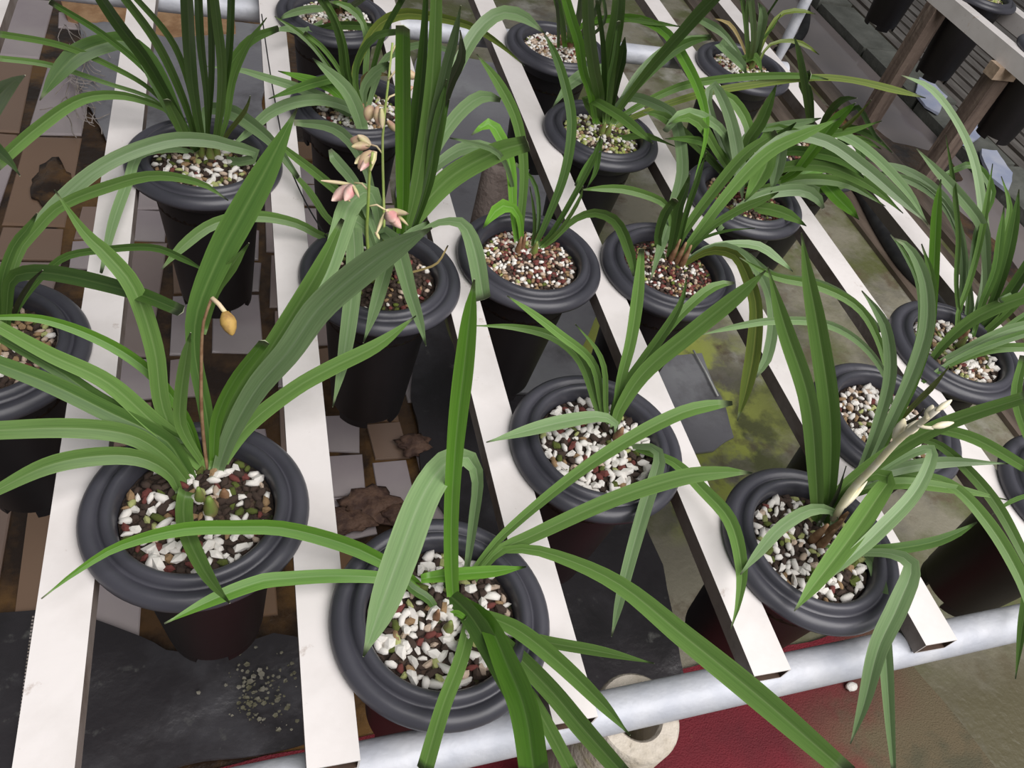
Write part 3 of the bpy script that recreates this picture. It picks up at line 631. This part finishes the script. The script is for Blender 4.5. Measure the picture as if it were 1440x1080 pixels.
PL['H'] = '''m 0 34: 846,175,9 842,130,15 835,94,17 828,38,17 826,-30,16
m 0 32: 852,178,9 856,97,20 861,63,22 868,25,20 873,-40,16
b 0 30: 838,178,7 830,130,10 820,100,12 814,60,14 805,31,14 790,-20,12
d 0 20: 855,175,6 868,110,12 876,75,14 879,52,0
p 0 10: 856,176,7 862,133,11 861,106,14 843,98,16 807,114,17 777,151,0
m 0 33: 858,180,7 872,152,9 917,93,13 960,45,16 985,17,18 1040,-40,16
d 0 16: 858,182,6 877,143,9 933,83,13 967,60,13 1003,52,0
m 0 16: 860,182,5 880,160,8 950,124,11 1000,113,11 1067,107,10 1137,107,7 1165,112,0
y 0 18: 860,184,5 890,165,8 983,133,10 1067,118,10 1147,109,9 1200,113,8 1260,127,9 1302,138,0
m 0 10: 845,180,6 823,138,10 867,160,14 900,186,12 918,202,0
m 0 4: 850,188,4 875,194,8 905,190,9 950,206,0
d 0 28: 848,176,5 850,110,8 848,60,7 840,0,6
p 0 2: 856,180,6 868,150,9 885,136,13 925,148,14 948,165,16 960,235,17 950,285,18 933,335,15 914,396,0
d 0 4: 850,185,6 838,215,8 822,240,9 810,262,6
d 0 6: 848,185,5 843,205,8 838,240,7 825,265,0
d 0 24: 850,176,5 856,120,10 864,80,8 870,30,6
p 2 14: 862,160,4 900,100,9 950,60,10 1000,52,8'''
PL['I'] = '''b 0 26: 800,66,7 803,40,11 797,10,13 790,-40,11
d 0 20: 785,70,4 785,25,5 780,-20,5
m 0 26: 802,66,7 815,20,10 822,-40,10
b 0 8: 800,66,5 820,34,8 863,26,11 900,27,11 935,45,13 957,75,15 985,133,13 993,187,7 975,258,0
m 0 14: 803,66,4 835,33,7 870,26,8 920,32,7 960,38,0
d 0 26: 806,66,6 840,10,8 846,-30,8
b 0 20: 795,70,6 790,30,9 775,-30,9
d 0 20: 810,66,4 850,30,5 845,-20,4'''
PL['J'] = '''d 0 36: 287,212,8 277,160,12 270,110,15 266,60,17 262,-30,17
d 0 33: 290,210,5 297,120,8 297,40,9 294,-30,9
m 0 34: 300,212,6 310,150,11 312,90,13 304,20,13 298,-30,12
d 0 32: 303,212,5 312,140,8 322,75,10 326,-20,10
m 0 20: 303,214,5 313,140,9 322,96,11 352,57,13 392,40,8
d 2 9: 278,212,9 252,172,18 226,117,26 205,80,25 185,62,22 165,57,24 112,74,27 80,105,20 56,141,0
d 0 28: 275,208,8 240,145,13 205,85,16 165,32,17 130,-20,14
m 0 30: 278,206,6 258,140,10 220,60,12 165,-15,11
m 0 30: 281,206,5 266,120,8 240,55,9 180,-15,8
d 0 20: 266,190,5 215,110,8 147,50,9 70,2,8
m 0 16: 268,192,4 213,127,6 150,90,8 83,63,9 -10,46,9
m 0 10: 264,195,4 220,143,5 150,117,6 67,91,8 -10,81,8
m 0 4: 264,200,4 240,160,6 207,143,9 160,133,12 110,141,15 50,182,17 -10,235,16
p 0 2: 300,222,8 345,228,13 363,217,14 325,205,17 290,197,19 233,198,20 150,230,20 83,284,20 15,360,8
p 0 2: 290,218,5 240,210,9 195,218,13 182,250,14 160,310,14 142,384,4
p 0 5: 290,212,6 290,156,13 320,155,20 350,172,20 385,202,14 420,250,6
d 0 33: 293,210,5 290,130,8 282,60,11 278,-20,11
m 0 22: 301,214,5 318,170,7 328,110,10 350,60,8 375,25,0
y 0 14: 304,214,4 322,185,6 345,155,6 352,135,0
m 0 12: 280,212,7 262,195,12 250,170,16 235,140,10'''
PL['K'] = '''b 0 30: 1262,590,7 1285,540,11 1306,470,13 1312,406,14 1315,340,14 1318,290,12 1323,252,0
m 0 10: 1252,575,6 1250,530,8 1232,470,10 1205,430,12 1150,402,12 1088,388,10 1040,362,0
p 0 12: 1252,575,5 1246,530,8 1210,482,10 1160,455,12 1087,451,11 1030,460,8 985,471,0
d 0 18: 1258,590,5 1270,540,6 1292,470,6 1291,400,6 1268,350,5 1252,330,0
y 0 16: 1262,595,5 1285,570,7 1310,545,8 1335,515,0
k 0 6: 1260,600,4 1285,590,5 1300,575,0'''
PL['L'] = '''p 0 10: 1355,470,5 1366,440,7 1360,388,8 1350,325,9 1327,278,11 1277,241,11 1215,224,0
p 0 9: 1350,470,5 1351,430,6 1354,370,8 1345,320,9 1318,278,10 1270,250,9 1222,240,0
p 0 20: 1365,470,6 1386,410,9 1387,360,12 1381,317,15 1343,267,15 1315,237,10 1289,209,0
p 0 24: 1362,472,6 1385,390,10 1383,310,12 1370,227,11 1343,167,9 1307,123,8 1268,106,0
d 0 20: 1374,470,6 1398,420,11 1417,360,14 1427,310,12 1433,266,0
m 0 19: 1368,470,5 1390,400,7 1412,330,8 1420,290,7 1408,248,0
d 0 14: 1356,470,4 1372,330,7 1395,270,10 1370,232,10 1340,240,8 1317,252,0
m 0 14: 1345,505,9 1310,512,8 1318,495,11 1360,455,17 1400,433,19 1460,411,18
p 0 9: 1340,508,7 1313,517,10 1360,491,14 1410,467,15 1460,452,13
m 0 6: 1330,512,5 1312,522,8 1360,501,12 1400,490,13 1460,488,12
d 0 8: 1297,538,5 1335,512,9 1385,488,11 1460,463,10
m 0 20: 1346,470,4 1347,442,6 1362,400,8 1377,345,8 1387,290,8 1396,230,0
d 0 15: 1375,475,8 1400,440,14 1425,405,16 1460,350,14
m 0 12: 1372,478,7 1400,455,11 1430,425,12 1460,385,11
d 0 18: 1368,475,5 1380,430,9 1400,380,11 1407,330,10 1412,290,0
d 0 7: 1370,485,6 1405,470,11 1440,445,10 1470,430,8
y 0 3: 1378,470,4 1392,458,5 1412,437,0
m 0 22: 1352,470,4 1345,400,6 1348,330,7 1340,250,6 1330,190,0
p 0 12: 1400,450,4 1410,420,7 1425,415,10 1405,423,8'''
PL['M'] = '''p 1 3: 1042,262,5 1015,200,9 995,140,11 1004,119,12 1027,167,16 1040,233,17 1044,284,0
m 0 5: 1060,262,6 1082,215,18 1078,232,24 1066,255,23 1047,284,0
p 0 5: 1070,262,6 1098,205,16 1095,225,21 1091,245,18 1085,270,0
m 0 18: 1045,266,7 1050,205,15 1070,173,17 1082,145,13 1092,119,0
p 0 8: 1048,265,6 1075,222,10 1112,188,12 1165,184,13 1215,208,13 1275,268,11 1305,316,0
m 0 3: 1040,275,6 1022,290,11 1077,293,17 1110,303,15 1134,318,0
p 0 4: 1010,325,6 1040,292,11 1077,273,15 1127,267,17 1148,277,15 1158,293,4
b 0 3: 1115,235,6 1147,247,14 1180,280,19 1195,295,13 1208,309,0
b 0 20: 1075,262,6 1115,245,11 1137,220,15 1167,180,18 1185,160,15 1203,145,0
y 0 21: 1085,258,3 1140,215,4 1170,192,5 1200,168,6 1225,141,0
m 0 12: 1040,262,6 1010,215,11 985,175,14 965,165,12 940,175,0
m 0 8: 1036,265,6 1000,225,10 965,190,13 930,162,13 905,158,0
p 0 10: 1042,262,6 1020,190,11 990,165,14 960,160,14 935,185,8
d 0 9: 1038,262,5 1015,215,9 990,200,11 965,195,9 935,195,0
m 0 10: 1046,262,6 1055,220,11 1052,175,14 1030,140,14 1005,128,8
m 0 18: 1050,266,5 1075,190,9 1090,180,12 1130,190,13 1190,185,10 1240,170,0
d 0 10: 1052,266,5 1100,215,12 1145,215,15 1185,225,14 1215,250,0
m 0 2: 1060,275,7 1110,250,13 1140,258,16 1160,265,15 1195,262,0
p 0 14: 1042,264,5 1050,190,10 1090,178,11 1130,172,10 1155,166,0
d 0 4: 1045,270,6 1085,255,13 1115,240,14 1150,225,12
m 0 9: 1047,268,5 1090,240,12 1125,232,16 1170,236,17 1225,262,13 1270,300,0
m 0 3: 1046,270,5 1088,262,12 1130,252,15 1190,258,13 1245,290,0
d 0 14: 1048,262,6 1070,225,13 1095,195,15 1120,172,0'''
PL['N'] = '''m 0 26: 1055,92,5 1060,50,8 1055,-10,9
p 0 16: 1062,92,6 1070,45,11 1073,20,13 1066,3,0
y 0 8: 1060,96,4 1082,40,5 1100,19,6 1125,15,6 1147,20,0
y 0 5: 1062,100,3 1080,65,4 1105,57,5 1130,62,6 1152,77,0
o 0 7: 1055,92,3 1040,55,4 1025,33,5 1003,26,0
p 0 3: 1050,92,6 1030,75,10 1010,58,14 1020,68,13 1043,90,12 1050,105,0
m 0 24: 1052,92,4 1048,30,6 1042,-10,6
d 0 18: 1060,92,3 1075,30,3 1096,-5,3
m 0 2: 1055,100,5 1040,88,9 1062,80,11 1072,103,0
m 0 12: 1058,95,3 1068,60,4 1086,40,3 1098,20,0
p 0 6: 1050,92,5 1020,50,9 1000,35,12 980,25,8
m 0 24: 1055,90,4 1050,30,5 1053,-10,6'''
PL['O'] = '''m 0 26: 1143,190,6 1140,173,9 1131,112,10 1123,70,7 1117,52,0
m 0 16: 1142,188,6 1138,140,12 1130,110,16 1140,105,12
b 0 3: 1150,225,6 1115,215,14 1130,228,18 1175,230,16 1205,222,0
d 0 12: 1155,200,5 1180,170,7 1205,150,7 1230,190,5 1240,200,0
m 0 4: 1160,205,6 1195,195,9 1215,197,9 1240,210,0
d 0 6: 1160,205,8 1205,200,12 1210,235,10 1203,258,0
m 0 15: 1148,195,6 1165,160,10 1185,140,10 1205,138,0
y 0 4: 1150,215,5 1170,215,9 1190,212,8
b 0 4: 1100,260,5 1130,245,10 1165,235,13 1200,232,6
m 0 10: 1160,200,6 1190,180,10 1225,190,9 1255,215,0'''
PL['P'] = '''d 0 18: 8,470,10 10,430,14 14,396,16 26,386,20 60,383,22 120,393,23 200,415,20 256,438,17
m 0 14: 10,465,6 14,400,9 30,350,12 45,330,14 83,291,15 150,263,16 217,247,14 283,258,9 321,282,0
d 0 14: 5,460,10 2,400,12 20,345,12 40,320,10 52,300,0
d 0 14: 14,455,5 35,418,8 58,390,9 90,362,10 140,352,10 215,348,10 260,365,9 290,382,0
k 0 12: 15,460,6 24,430,7 45,395,6 60,380,0
b 2 26: -30,190,20 -5,140,26 15,118,18 35,106,0
d 2 14: -20,195,20 0,215,16 15,230,9 28,247,0
d 0 10: -10,480,12 -14,440,14 -10,380,12'''
PL['Q'] = '''m 0 18: 475,15,7 470,-20,8
p 0 5: 478,18,5 450,35,9 428,45,10 400,40,8 380,47,0
m 0 7: 470,20,4 420,48,9 472,36,11 517,37,11 556,46,5
m 0 16: 480,15,6 500,5,8 520,-10,8
p 0 3: 480,15,5 490,8,8 505,20,10 512,42,0
p 0 4: 470,15,5 440,12,10 405,20,8 392,28,0
d 0 14: 473,15,6 455,-10,8
m 0 14: 483,15,6 487,-15,9'''
PL['R'] = '''p 0 12: 512,192,14 503,158,20 490,130,20 472,110,17 455,95,10 440,82,0
d 0 8: 508,165,6 478,112,13 444,116,13 411,127,10 378,139,0
b 0 8: 506,168,6 480,138,12 462,122,14 426,110,11 391,100,0
p 0 10: 506,172,7 477,150,13 456,138,14 415,122,13 367,107,10 340,99,7 287,93,0
p 0 4: 516,180,8 495,154,13 456,141,15 418,143,16 380,158,15 350,185,11 322,208,0
m 0 22: 503,150,5 485,108,9 479,61,9 466,23,8 445,-8,7
m 0 20: 505,150,5 491,107,7 484,61,7 470,20,6 455,-5,5
y 0 16: 508,150,6 498,107,9 511,69,11 533,35,13 563,20,15 600,22,13 660,36,10 700,60,7 737,92,0
m 0 12: 513,150,5 514,99,8 516,69,8 510,31,9 487,8,10 462,2,0
d 0 20: 515,150,5 525,95,7 540,46,8 568,-5,8
m 0 9: 500,150,4 470,105,6 441,66,7 418,44,8 386,23,0
m 0 10: 500,150,4 478,100,6 453,66,7 428,46,6
o 0 8: 508,150,3 511,107,5 530,104,7 550,106,0
p 0 9: 512,165,6 512,125,12 530,100,15 548,90,8
p 0 14: 515,160,5 530,110,9 545,80,10 600,62,9 640,75,6
m 0 18: 512,160,5 500,120,8 505,80,9 530,50,10 560,45,8'''
PL['S'] = '''m 0 10: 1500,690,6 1460,640,12 1430,560,14 1440,500,10
m 0 1: 1490,700,6 1450,740,12 1446,830,14 1438,880,12 1428,955,0
d 0 6: 1470,690,4 1440,698,6 1420,706,6 1396,723,0'''
INFO = {   # centre x, y, pebble count, pebble size, mix (white, cream, tan, red, dark, moss, lime), single stones, label
 'A': (0.2997, -0.0235, 165, 0.0092, (42, 4, 9, 10, 28, 9, 4), 1, 'potted orchid with broad dark leaves and a dangling dried bud, front left'),
 'B': (0.5019, -0.1534, 175, 0.0090, (46, 5, 4, 11, 22, 5, 8), 1, 'nearest potted orchid in front with one tall straight bright leaf and a folded leaf'),
 'C': (0.7035, 0.0166, 165, 0.0090, (50, 3, 4, 7, 24, 8, 6), 1, 'potted orchid with thin arching leaves behind and right of the nearest pot'),
 'D': (0.9021, -0.1299, 175, 0.0088, (44, 5, 5, 5, 26, 10, 8), 1, 'potted orchid with two upright blades and a pale cream flower stalk, front right'),
 'E': (0.5023, 0.2825, 120, 0.0070, (6, 5, 8, 8, 60, 18, 4), 0, 'potted orchid with pink flowers and tall leaves over dark mossy soil'),
 'F': (0.7012, 0.3163, 260, 0.0064, (18, 22, 16, 24, 20, 3, 3), 0, 'potted orchid with thin sparse leaves over fine reddish gravel and one tan stone'),
 'G': (0.9008, 0.2994, 250, 0.0064, (14, 14, 12, 24, 30, 4, 3), 0, 'potted orchid with dark drooping leaves over reddish brown gravel, right of the fine gravel pot'),
 'H': (0.9018, 0.6226, 170, 0.0076, (30, 8, 4, 2, 18, 14, 30), 0, 'potted orchid with upright leaves over lime green mossy gravel'),
 'I': (0.9013, 0.8973, 210, 0.0070, (50, 26, 8, 8, 10, 2, 2), 0, 'potted orchid with upright leaves over white gravel at the top centre'),
 'J': (0.2999, 0.5017, 150, 0.0082, (36, 10, 12, 6, 26, 12, 8), 1, 'bushy potted orchid with many tall narrow leaves at the upper left'),
 'K': (1.0946, 0.0193, 165, 0.0082, (50, 12, 14, 5, 22, 4, 4), 1, 'potted orchid with one tall bright blade, right of the cream flower stalk'),
 'L': (1.2887, 0.1338, 160, 0.0080, (40, 18, 12, 6, 18, 6, 8), 1, 'bushy potted orchid with many narrow leaves at the right edge'),
 'M': (1.0988, 0.4665, 240, 0.0064, (8, 8, 8, 24, 44, 6, 4), 0, 'bushy potted orchid with long arching leaves over dark reddish soil, right of centre'),
 'N': (1.2956, 0.8919, 160, 0.0078, (46, 18, 18, 10, 14, 4, 6), 0, 'potted orchid with thin yellowing leaves at the top right beside the upright rod'),
 'O': (1.2907, 0.5936, 180, 0.0072, (10, 10, 8, 12, 46, 10, 4), 0, 'potted orchid half hidden under the arching leaves of its left neighbour'),
 'P': (0.0990, 0.1800, 150, 0.0080, (14, 22, 34, 6, 22, 8, 4), 1, 'potted orchid cut by the left edge with a leaf ending in a square cut'),
 'Q': (0.5022, 0.9327, 190, 0.0070, (56, 26, 6, 6, 10, 2, 2), 0, 'potted orchid with white gravel at the top edge left of centre'),
 'R': (0.5100, 0.6490, 170, 0.0074, (40, 16, 8, 6, 24, 8, 8), 0, 'potted orchid with pale left-leaning leaves behind the pink flowers'),
 'S': (1.3000, -0.1111, 60, 0.0080, (40, 12, 10, 6, 22, 6, 6), 0, 'potted orchid cut off by the right edge, only its left rim showing'),
}
ROOT = {}; SOILS = {}
RP, BP, SP = None, None, None
for key, (x, y, n, sz, mix, single, label) in INFO.items():
    root = empty('potted_orchid', (x, y, ZB), label, 'potted plant', 'orchids in black pots on the bench'); ROOT[key] = root
    if RP is None:
        BP = bpy.data.objects.new('pot', BODY); RP = bpy.data.objects.new('pot_rim', RIM); SP = bpy.data.objects.new('growing_medium', SOIL)
        parts = (BP, RP, SP)
    else: parts = (BP.copy(), RP.copy(), SP.copy())
    a = random.random() * 6.3
    for p in parts:
        C.objects.link(p); p.parent = root; p.location = (0, 0, -ZB); p.rotation_euler = (0, 0, a)
    soil = parts[2]; SOILS[key] = soil; fill(root, soil, n, sz, mix, single)
    for line in PL[key].split('\n'): leaf(root, line)

# bulbs, bracts, flowers
def bulb(key, x, y, r, h, m='bulb', name='pseudobulb', label=None):
    root = ROOT[key]; p = at(x, y, 0.004); r *= 0.62; h *= 0.8
    b = MB(); b.lathe([(0.0, -0.008), (r * 0.8, -0.006), (r, h * 0.25), (r * 0.85, h * 0.5), (r * 0.5, h * 0.8), (r * 0.3, h), (0.0, h)], 14)
    return tag(ob(name, b.mesh(name), M[m], root, p - root.location), label)
bulb('A', 297, 722, 0.0105, 0.034, label='round green pseudobulb'); bulb('A', 282, 706, 0.008, 0.03); bulb('A', 316, 700, 0.008, 0.018, 'bract', 'bract', 'dry brown bract')
bulb('B', 629, 888, 0.008, 0.026); bulb('B', 612, 872, 0.006, 0.026, 'bract', 'bract')
bulb('C', 866, 620, 0.009, 0.03, 'bract', 'bract'); bulb('C', 850, 640, 0.008, 0.018)
for x, y in ((1140, 762), (1150, 770), (1160, 755), (1168, 745)): bulb('D', x, y, 0.008, 0.045, 'bract', 'bract')
bulb('E', 545, 375, 0.01, 0.03); bulb('E', 560, 372, 0.009, 0.03, 'bract', 'bract')
for x, y in ((733, 352), (727, 356)): bulb('F', x, y, 0.006, 0.035, 'bract', 'bract')
bulb('F', 750, 358, 0.008, 0.028)
tag(ob('tan_stone', blob(0.0095, 4, 2, (1.2, .9, .7)), M['stone_tan'], ROOT['F'], at(757, 383, 0.0) - ROOT['F'].location), 'large tan stone lying on the gravel')
for x, y in ((942, 368), (950, 372), (957, 376)): bulb('G', x, y, 0.007, 0.05, 'bract', 'bract')
for x, y in ((845, 190), (853, 192)): bulb('H', x, y, 0.009, 0.03)
for x, y in ((790, 66), (800, 68)): bulb('I', x, y, 0.011, 0.035, 'bract', 'bract')
for x, y in ((285, 222), (296, 226), (305, 222)): bulb('J', x, y, 0.009, 0.034)
bulb('K', 1256, 592, 0.008, 0.03, 'bract', 'bract'); bulb('L', 1348, 480, 0.009, 0.03, 'bract', 'bract'); bulb('L', 1345, 490, 0.009, 0.03)
bulb('M', 1048, 280, 0.008, 0.03, 'bract', 'bract'); bulb('N', 1055, 98, 0.010, 0.03); bulb('Q', 476, 20, 0.012, 0.04, 'bract', 'bract'); bulb('R', 508, 170, 0.011, 0.035, 'bract', 'bract')
bulb('P', 2, 475, 0.012, 0.03)

def petal_mesh(L, W, curl, name='petal', cup=0.25):             # a pointed curved petal along +x with thickness
    n = 7; v = []; f = []
    for i in range(n + 1):
        t = i / n; wd = W * (math.sin(PI * min(1, t * 0.92 + 0.08)) ** 0.8) + 0.0004; x = L * t; z = curl * L * t * t
        v += [(x, -wd, z + cup * wd), (x, 0, z), (x, wd, z + cup * wd), (x, 0, z - 0.0006)]
    for i in range(n):
        for a, b in ((0, 1), (1, 2), (2, 3), (3, 0)): f.append((i * 4 + a, (i + 1) * 4 + a, (i + 1) * 4 + b, i * 4 + b))
    f += [(3, 2, 1, 0), tuple(n * 4 + k for k in range(4))]
    return mesh(name, v, f)
def aim(o, d, up):                                              # +x of o along d
    x = d.normalized(); z = (up - x * up.dot(x)).normalized(); y = z.cross(x)
    o.rotation_euler = Matrix((x, y, z)).transposed().to_euler()
def petal_px(root, parent, p0, p1, depth, wpx, m, curl=0.15, name='petal'):
    a = CAM + (RIGHT * ((p0[0] - 720) / FPX) + DOWN * ((p0[1] - 540) / FPX) + FWD) * depth
    b = CAM + (RIGHT * ((p1[0] - 720) / FPX) + DOWN * ((p1[1] - 540) / FPX) + FWD) * (depth - random.uniform(-.004, .008))
    o = ob(name, petal_mesh((b - a).length, wpx / 2 * depth / FPX, curl, name), M[m], parent, a - root.location - (parent.location if parent is not root else Vector()))
    aim(o, b - a, (CAM - a).normalized()); return o
def bud_mesh(r, L, name='flower_bud'):
    b = MB(); b.lathe([(0, 0), (r * .45, L * .06), (r * .9, L * .3), (r, L * .5), (r * .75, L * .75), (r * .3, L * .95), (0, L)], 12); return b.mesh(name)
def bud_px(root, parent, p0, p1, depth, wpx, m, label=None):
    a = CAM + (RIGHT * ((p0[0] - 720) / FPX) + DOWN * ((p0[1] - 540) / FPX) + FWD) * depth
    b = CAM + (RIGHT * ((p1[0] - 720) / FPX) + DOWN * ((p1[1] - 540) / FPX) + FWD) * depth
    o = ob('flower_bud', bud_mesh(wpx / 2 * depth / FPX, (b - a).length), M[m], parent, a - root.location)
    d = (b - a).normalized(); o.rotation_euler = d.to_track_quat('Z', 'Y').to_euler(); return tag(o, label)
dep = lambda x, y, z: pix(at(x, y, z))[2]
# E: two green stalks with pink flowers and buds
r = ROOT['E']
s1, c1 = stalk(r, 'flower_stalk', [(520, 372), (516, 330), (518, 280), (520, 240), (524, 214)], 0.0, 0.16, 0.0022, M['stalk'])
s2, c2 = stalk(r, 'flower_stalk', [(540, 370), (540, 300), (538, 200), (541, 160), (546, 115), (552, 60)], 0.0, 0.22, 0.0019, M['stalk'])
dd = lambda c, x, y: min(((pix(p)[0] - x) ** 2 + (pix(p)[1] - y) ** 2, pix(p)[2]) for p in c)[1]
def pedicel(c, parent, pts):
    d = dd(c, *pts[0]); q = [CAM + (RIGHT * ((x - 720) / FPX) + DOWN * ((y - 540) / FPX) + FWD) * d - r.location for x, y in pts]
    b = MB(); b.tube(q, 0.0012, 6); ob('pedicel', b.mesh('pedicel'), M['sepal'], parent); return d
d = pedicel(c1, s1, [(517, 267), (509, 258), (498, 257)])
for p0, p1, wd, m_ in (((495, 261), (467, 282), 17, 'petal'), ((497, 260), (484, 284), 15, 'petal'), ((490, 262), (491, 282), 7, 'petal'), ((494, 259), (452, 254), 4.5, 'sepal'), ((496, 260), (506, 280), 4.5, 'sepal'), ((484, 276), (494, 285), 4, 'sepal')):
    petal_px(r, s1, p0, p1, d - 0.004, wd, m_)
d = pedicel(c1, s1, [(518, 290), (530, 288), (543, 296)])
for p0, p1, wd, m_ in (((543, 297), (565, 322), 14, 'petal'), ((545, 297), (556, 315), 18, 'petal'), ((543, 296), (577, 301), 9, 'sepal'), ((556, 300), (575, 318), 4, 'sepal'), ((541, 299), (529, 330), 4.5, 'sepal'), ((528, 326), (534, 337), 4, 'sepal')):
    petal_px(r, s1, p0, p1, d - 0.004, wd, m_)
d = pedicel(c1, s1, [(521, 240), (528, 224), (529, 214), (524, 213)])
bud_px(r, s1, (524, 212), (504, 238), d, 20, 'bud'); petal_px(r, s1, (525, 216), (507, 240), d - .006, 10, 'petal'); petal_px(r, s1, (527, 214), (523, 232), d - .006, 6, 'sepal'); petal_px(r, s1, (514, 218), (499, 230), d - .004, 9, 'sepal')
d = pedicel(c2, s2, [(538, 216), (530, 206), (520, 203)])
bud_px(r, s2, (521, 204), (492, 196), d, 20, 'bud'); petal_px(r, s2, (521, 205), (503, 190), d - .006, 12, 'sepal'); petal_px(r, s2, (520, 205), (494, 206), d - .006, 12, 'bud')
d = pedicel(c2, s2, [(541, 162), (543, 152), (536, 148), (531, 150)])
bud_px(r, s2, (530, 149), (533, 178), d, 13, 'bud'); petal_px(r, s2, (536, 152), (538, 184), d - .004, 8, 'sepal')
bud_px(r, s2, (522, 148), (516, 170), d + .01, 17, 'bud'); petal_px(r, s2, (545, 170), (560, 188), d + .004, 9, 'bud')
d = pedicel(c2, s2, [(546, 112), (556, 100), (566, 101)])
bud_px(r, s2, (564, 101), (588, 109), d, 14, 'bud'); d = pedicel(c2, s2, [(542, 145), (548, 136), (560, 131)])
bud_px(r, s2, (558, 131), (582, 122), d, 11, 'bud')
d = pedicel(c2, s2, [(551, 75), (556, 64), (562, 62)]); bud_px(r, s2, (560, 62), (572, 64), d, 7, 'sepal')
# D: pale cream flower stalk
r = ROOT['D']; s3, c3 = stalk(r, 'flower_stalk', [(1172, 730), (1197, 690), (1230, 655), (1262, 620), (1290, 598), (1318, 576)], 0.02, 0.235, 0.0042, M['cream']); tag(s3, 'pale cream flower stalk')
for p0, p1, wd in (((1258, 625), (1272, 588), 17), ((1272, 612), (1296, 590), 15), ((1302, 590), (1312, 569), 12), ((1316, 578), (1339, 562), 9), ((1310, 601), (1342, 594), 10), ((1178, 720), (1212, 672), 11), ((1186, 716), (1220, 676), 7)):
    bud_px(r, s3, p0, p1, dd(c3, *p0) - 0.002, wd, 'cream')
bb = MB(); d = dd(c3, 1296, 600)
bb.tube([CAM + (RIGHT * ((x - 720) / FPX) + DOWN * ((y - 540) / FPX) + FWD) * d - r.location for x, y in ((1290, 598), (1300, 601), (1312, 602))], 0.0016, 6); ob('pedicel', bb.mesh('pedicel'), M['cream'], s3)
# A: dried bud on a thin stalk
r = ROOT['A']; s4, c4 = stalk(r, 'flower_stalk', [(292, 665), (284, 590), (283, 520), (286, 455), (298, 419)], 0.0, 0.17, 0.0018, M['bract']); tag(s4, 'thin dry brown stalk')
bd = MB(); d = dd(c4, 298, 419)
bd.tube([CAM + (RIGHT * ((x - 720) / FPX) + DOWN * ((y - 540) / FPX) + FWD) * d - r.location for x, y in ((298, 419), (308, 428), (318, 441))], 0.0020, 8); tag(ob('pedicel', bd.mesh('pedicel'), M['sepal'], s4), 'short yellow bud stalk')
bud_px(r, s4, (316, 437), (327, 472), d, 23, 'tan', 'dried tan flower bud')

# pots hanging in the far bench
for k, (x, y, lab) in enumerate(((2.338, 1.445, 'black pot with yellow-green moss hanging in the far bench beside the wooden post'),
       (2.338, 1.760, 'black pot of the far bench at the top picture edge, left of the wooden post'), (2.338, 1.130, 'black pot of the far bench at the right picture edge'))):
    root = empty('flower_pot', (x, y, ZB), lab, 'pot', 'black pots in the far bench')
    a = 0.4 * k
    for src in (BP, RP, SP):
        p = src.copy(); C.objects.link(p); p.parent = root; p.location = (0, 0, -ZB); p.rotation_euler = (0, 0, a)
    fill(root, p, 150, 0.0078, (16, 8, 8, 2, 10, 20, 50), 0)
    for q in range(5):
        an = q * 1.3 + k; pts = [Vector((0.03 * t * math.cos(an) + 0.16 * t * t * math.cos(an), 0.03 * t * math.sin(an) + 0.16 * t * t * math.sin(an), 0.30 * t - 0.13 * t * t)) + Vector((0, 0, -ZB - 0.004)) for t in [i / 9 for i in range(10)]]
        b = MB(); sd = Vector((-math.sin(an), math.cos(an), 0)); v = []; f = []
        for i, pt in enumerate(pts):
            hw = 0.006 * math.sin(PI * min(0.98, 0.15 + i / 10)); v += [pt - sd * hw, pt - Vector((0, 0, .001)), pt + sd * hw, pt - Vector((0, 0, .002))]
        for i in range(9):
            for s_, e_ in ((0, 1), (1, 2), (2, 3), (3, 0)): f.append((i * 4 + s_, (i + 1) * 4 + s_, (i + 1) * 4 + e_, i * 4 + e_))
        ob('leaf', mesh('leaf', v, f), LM['m'], root)
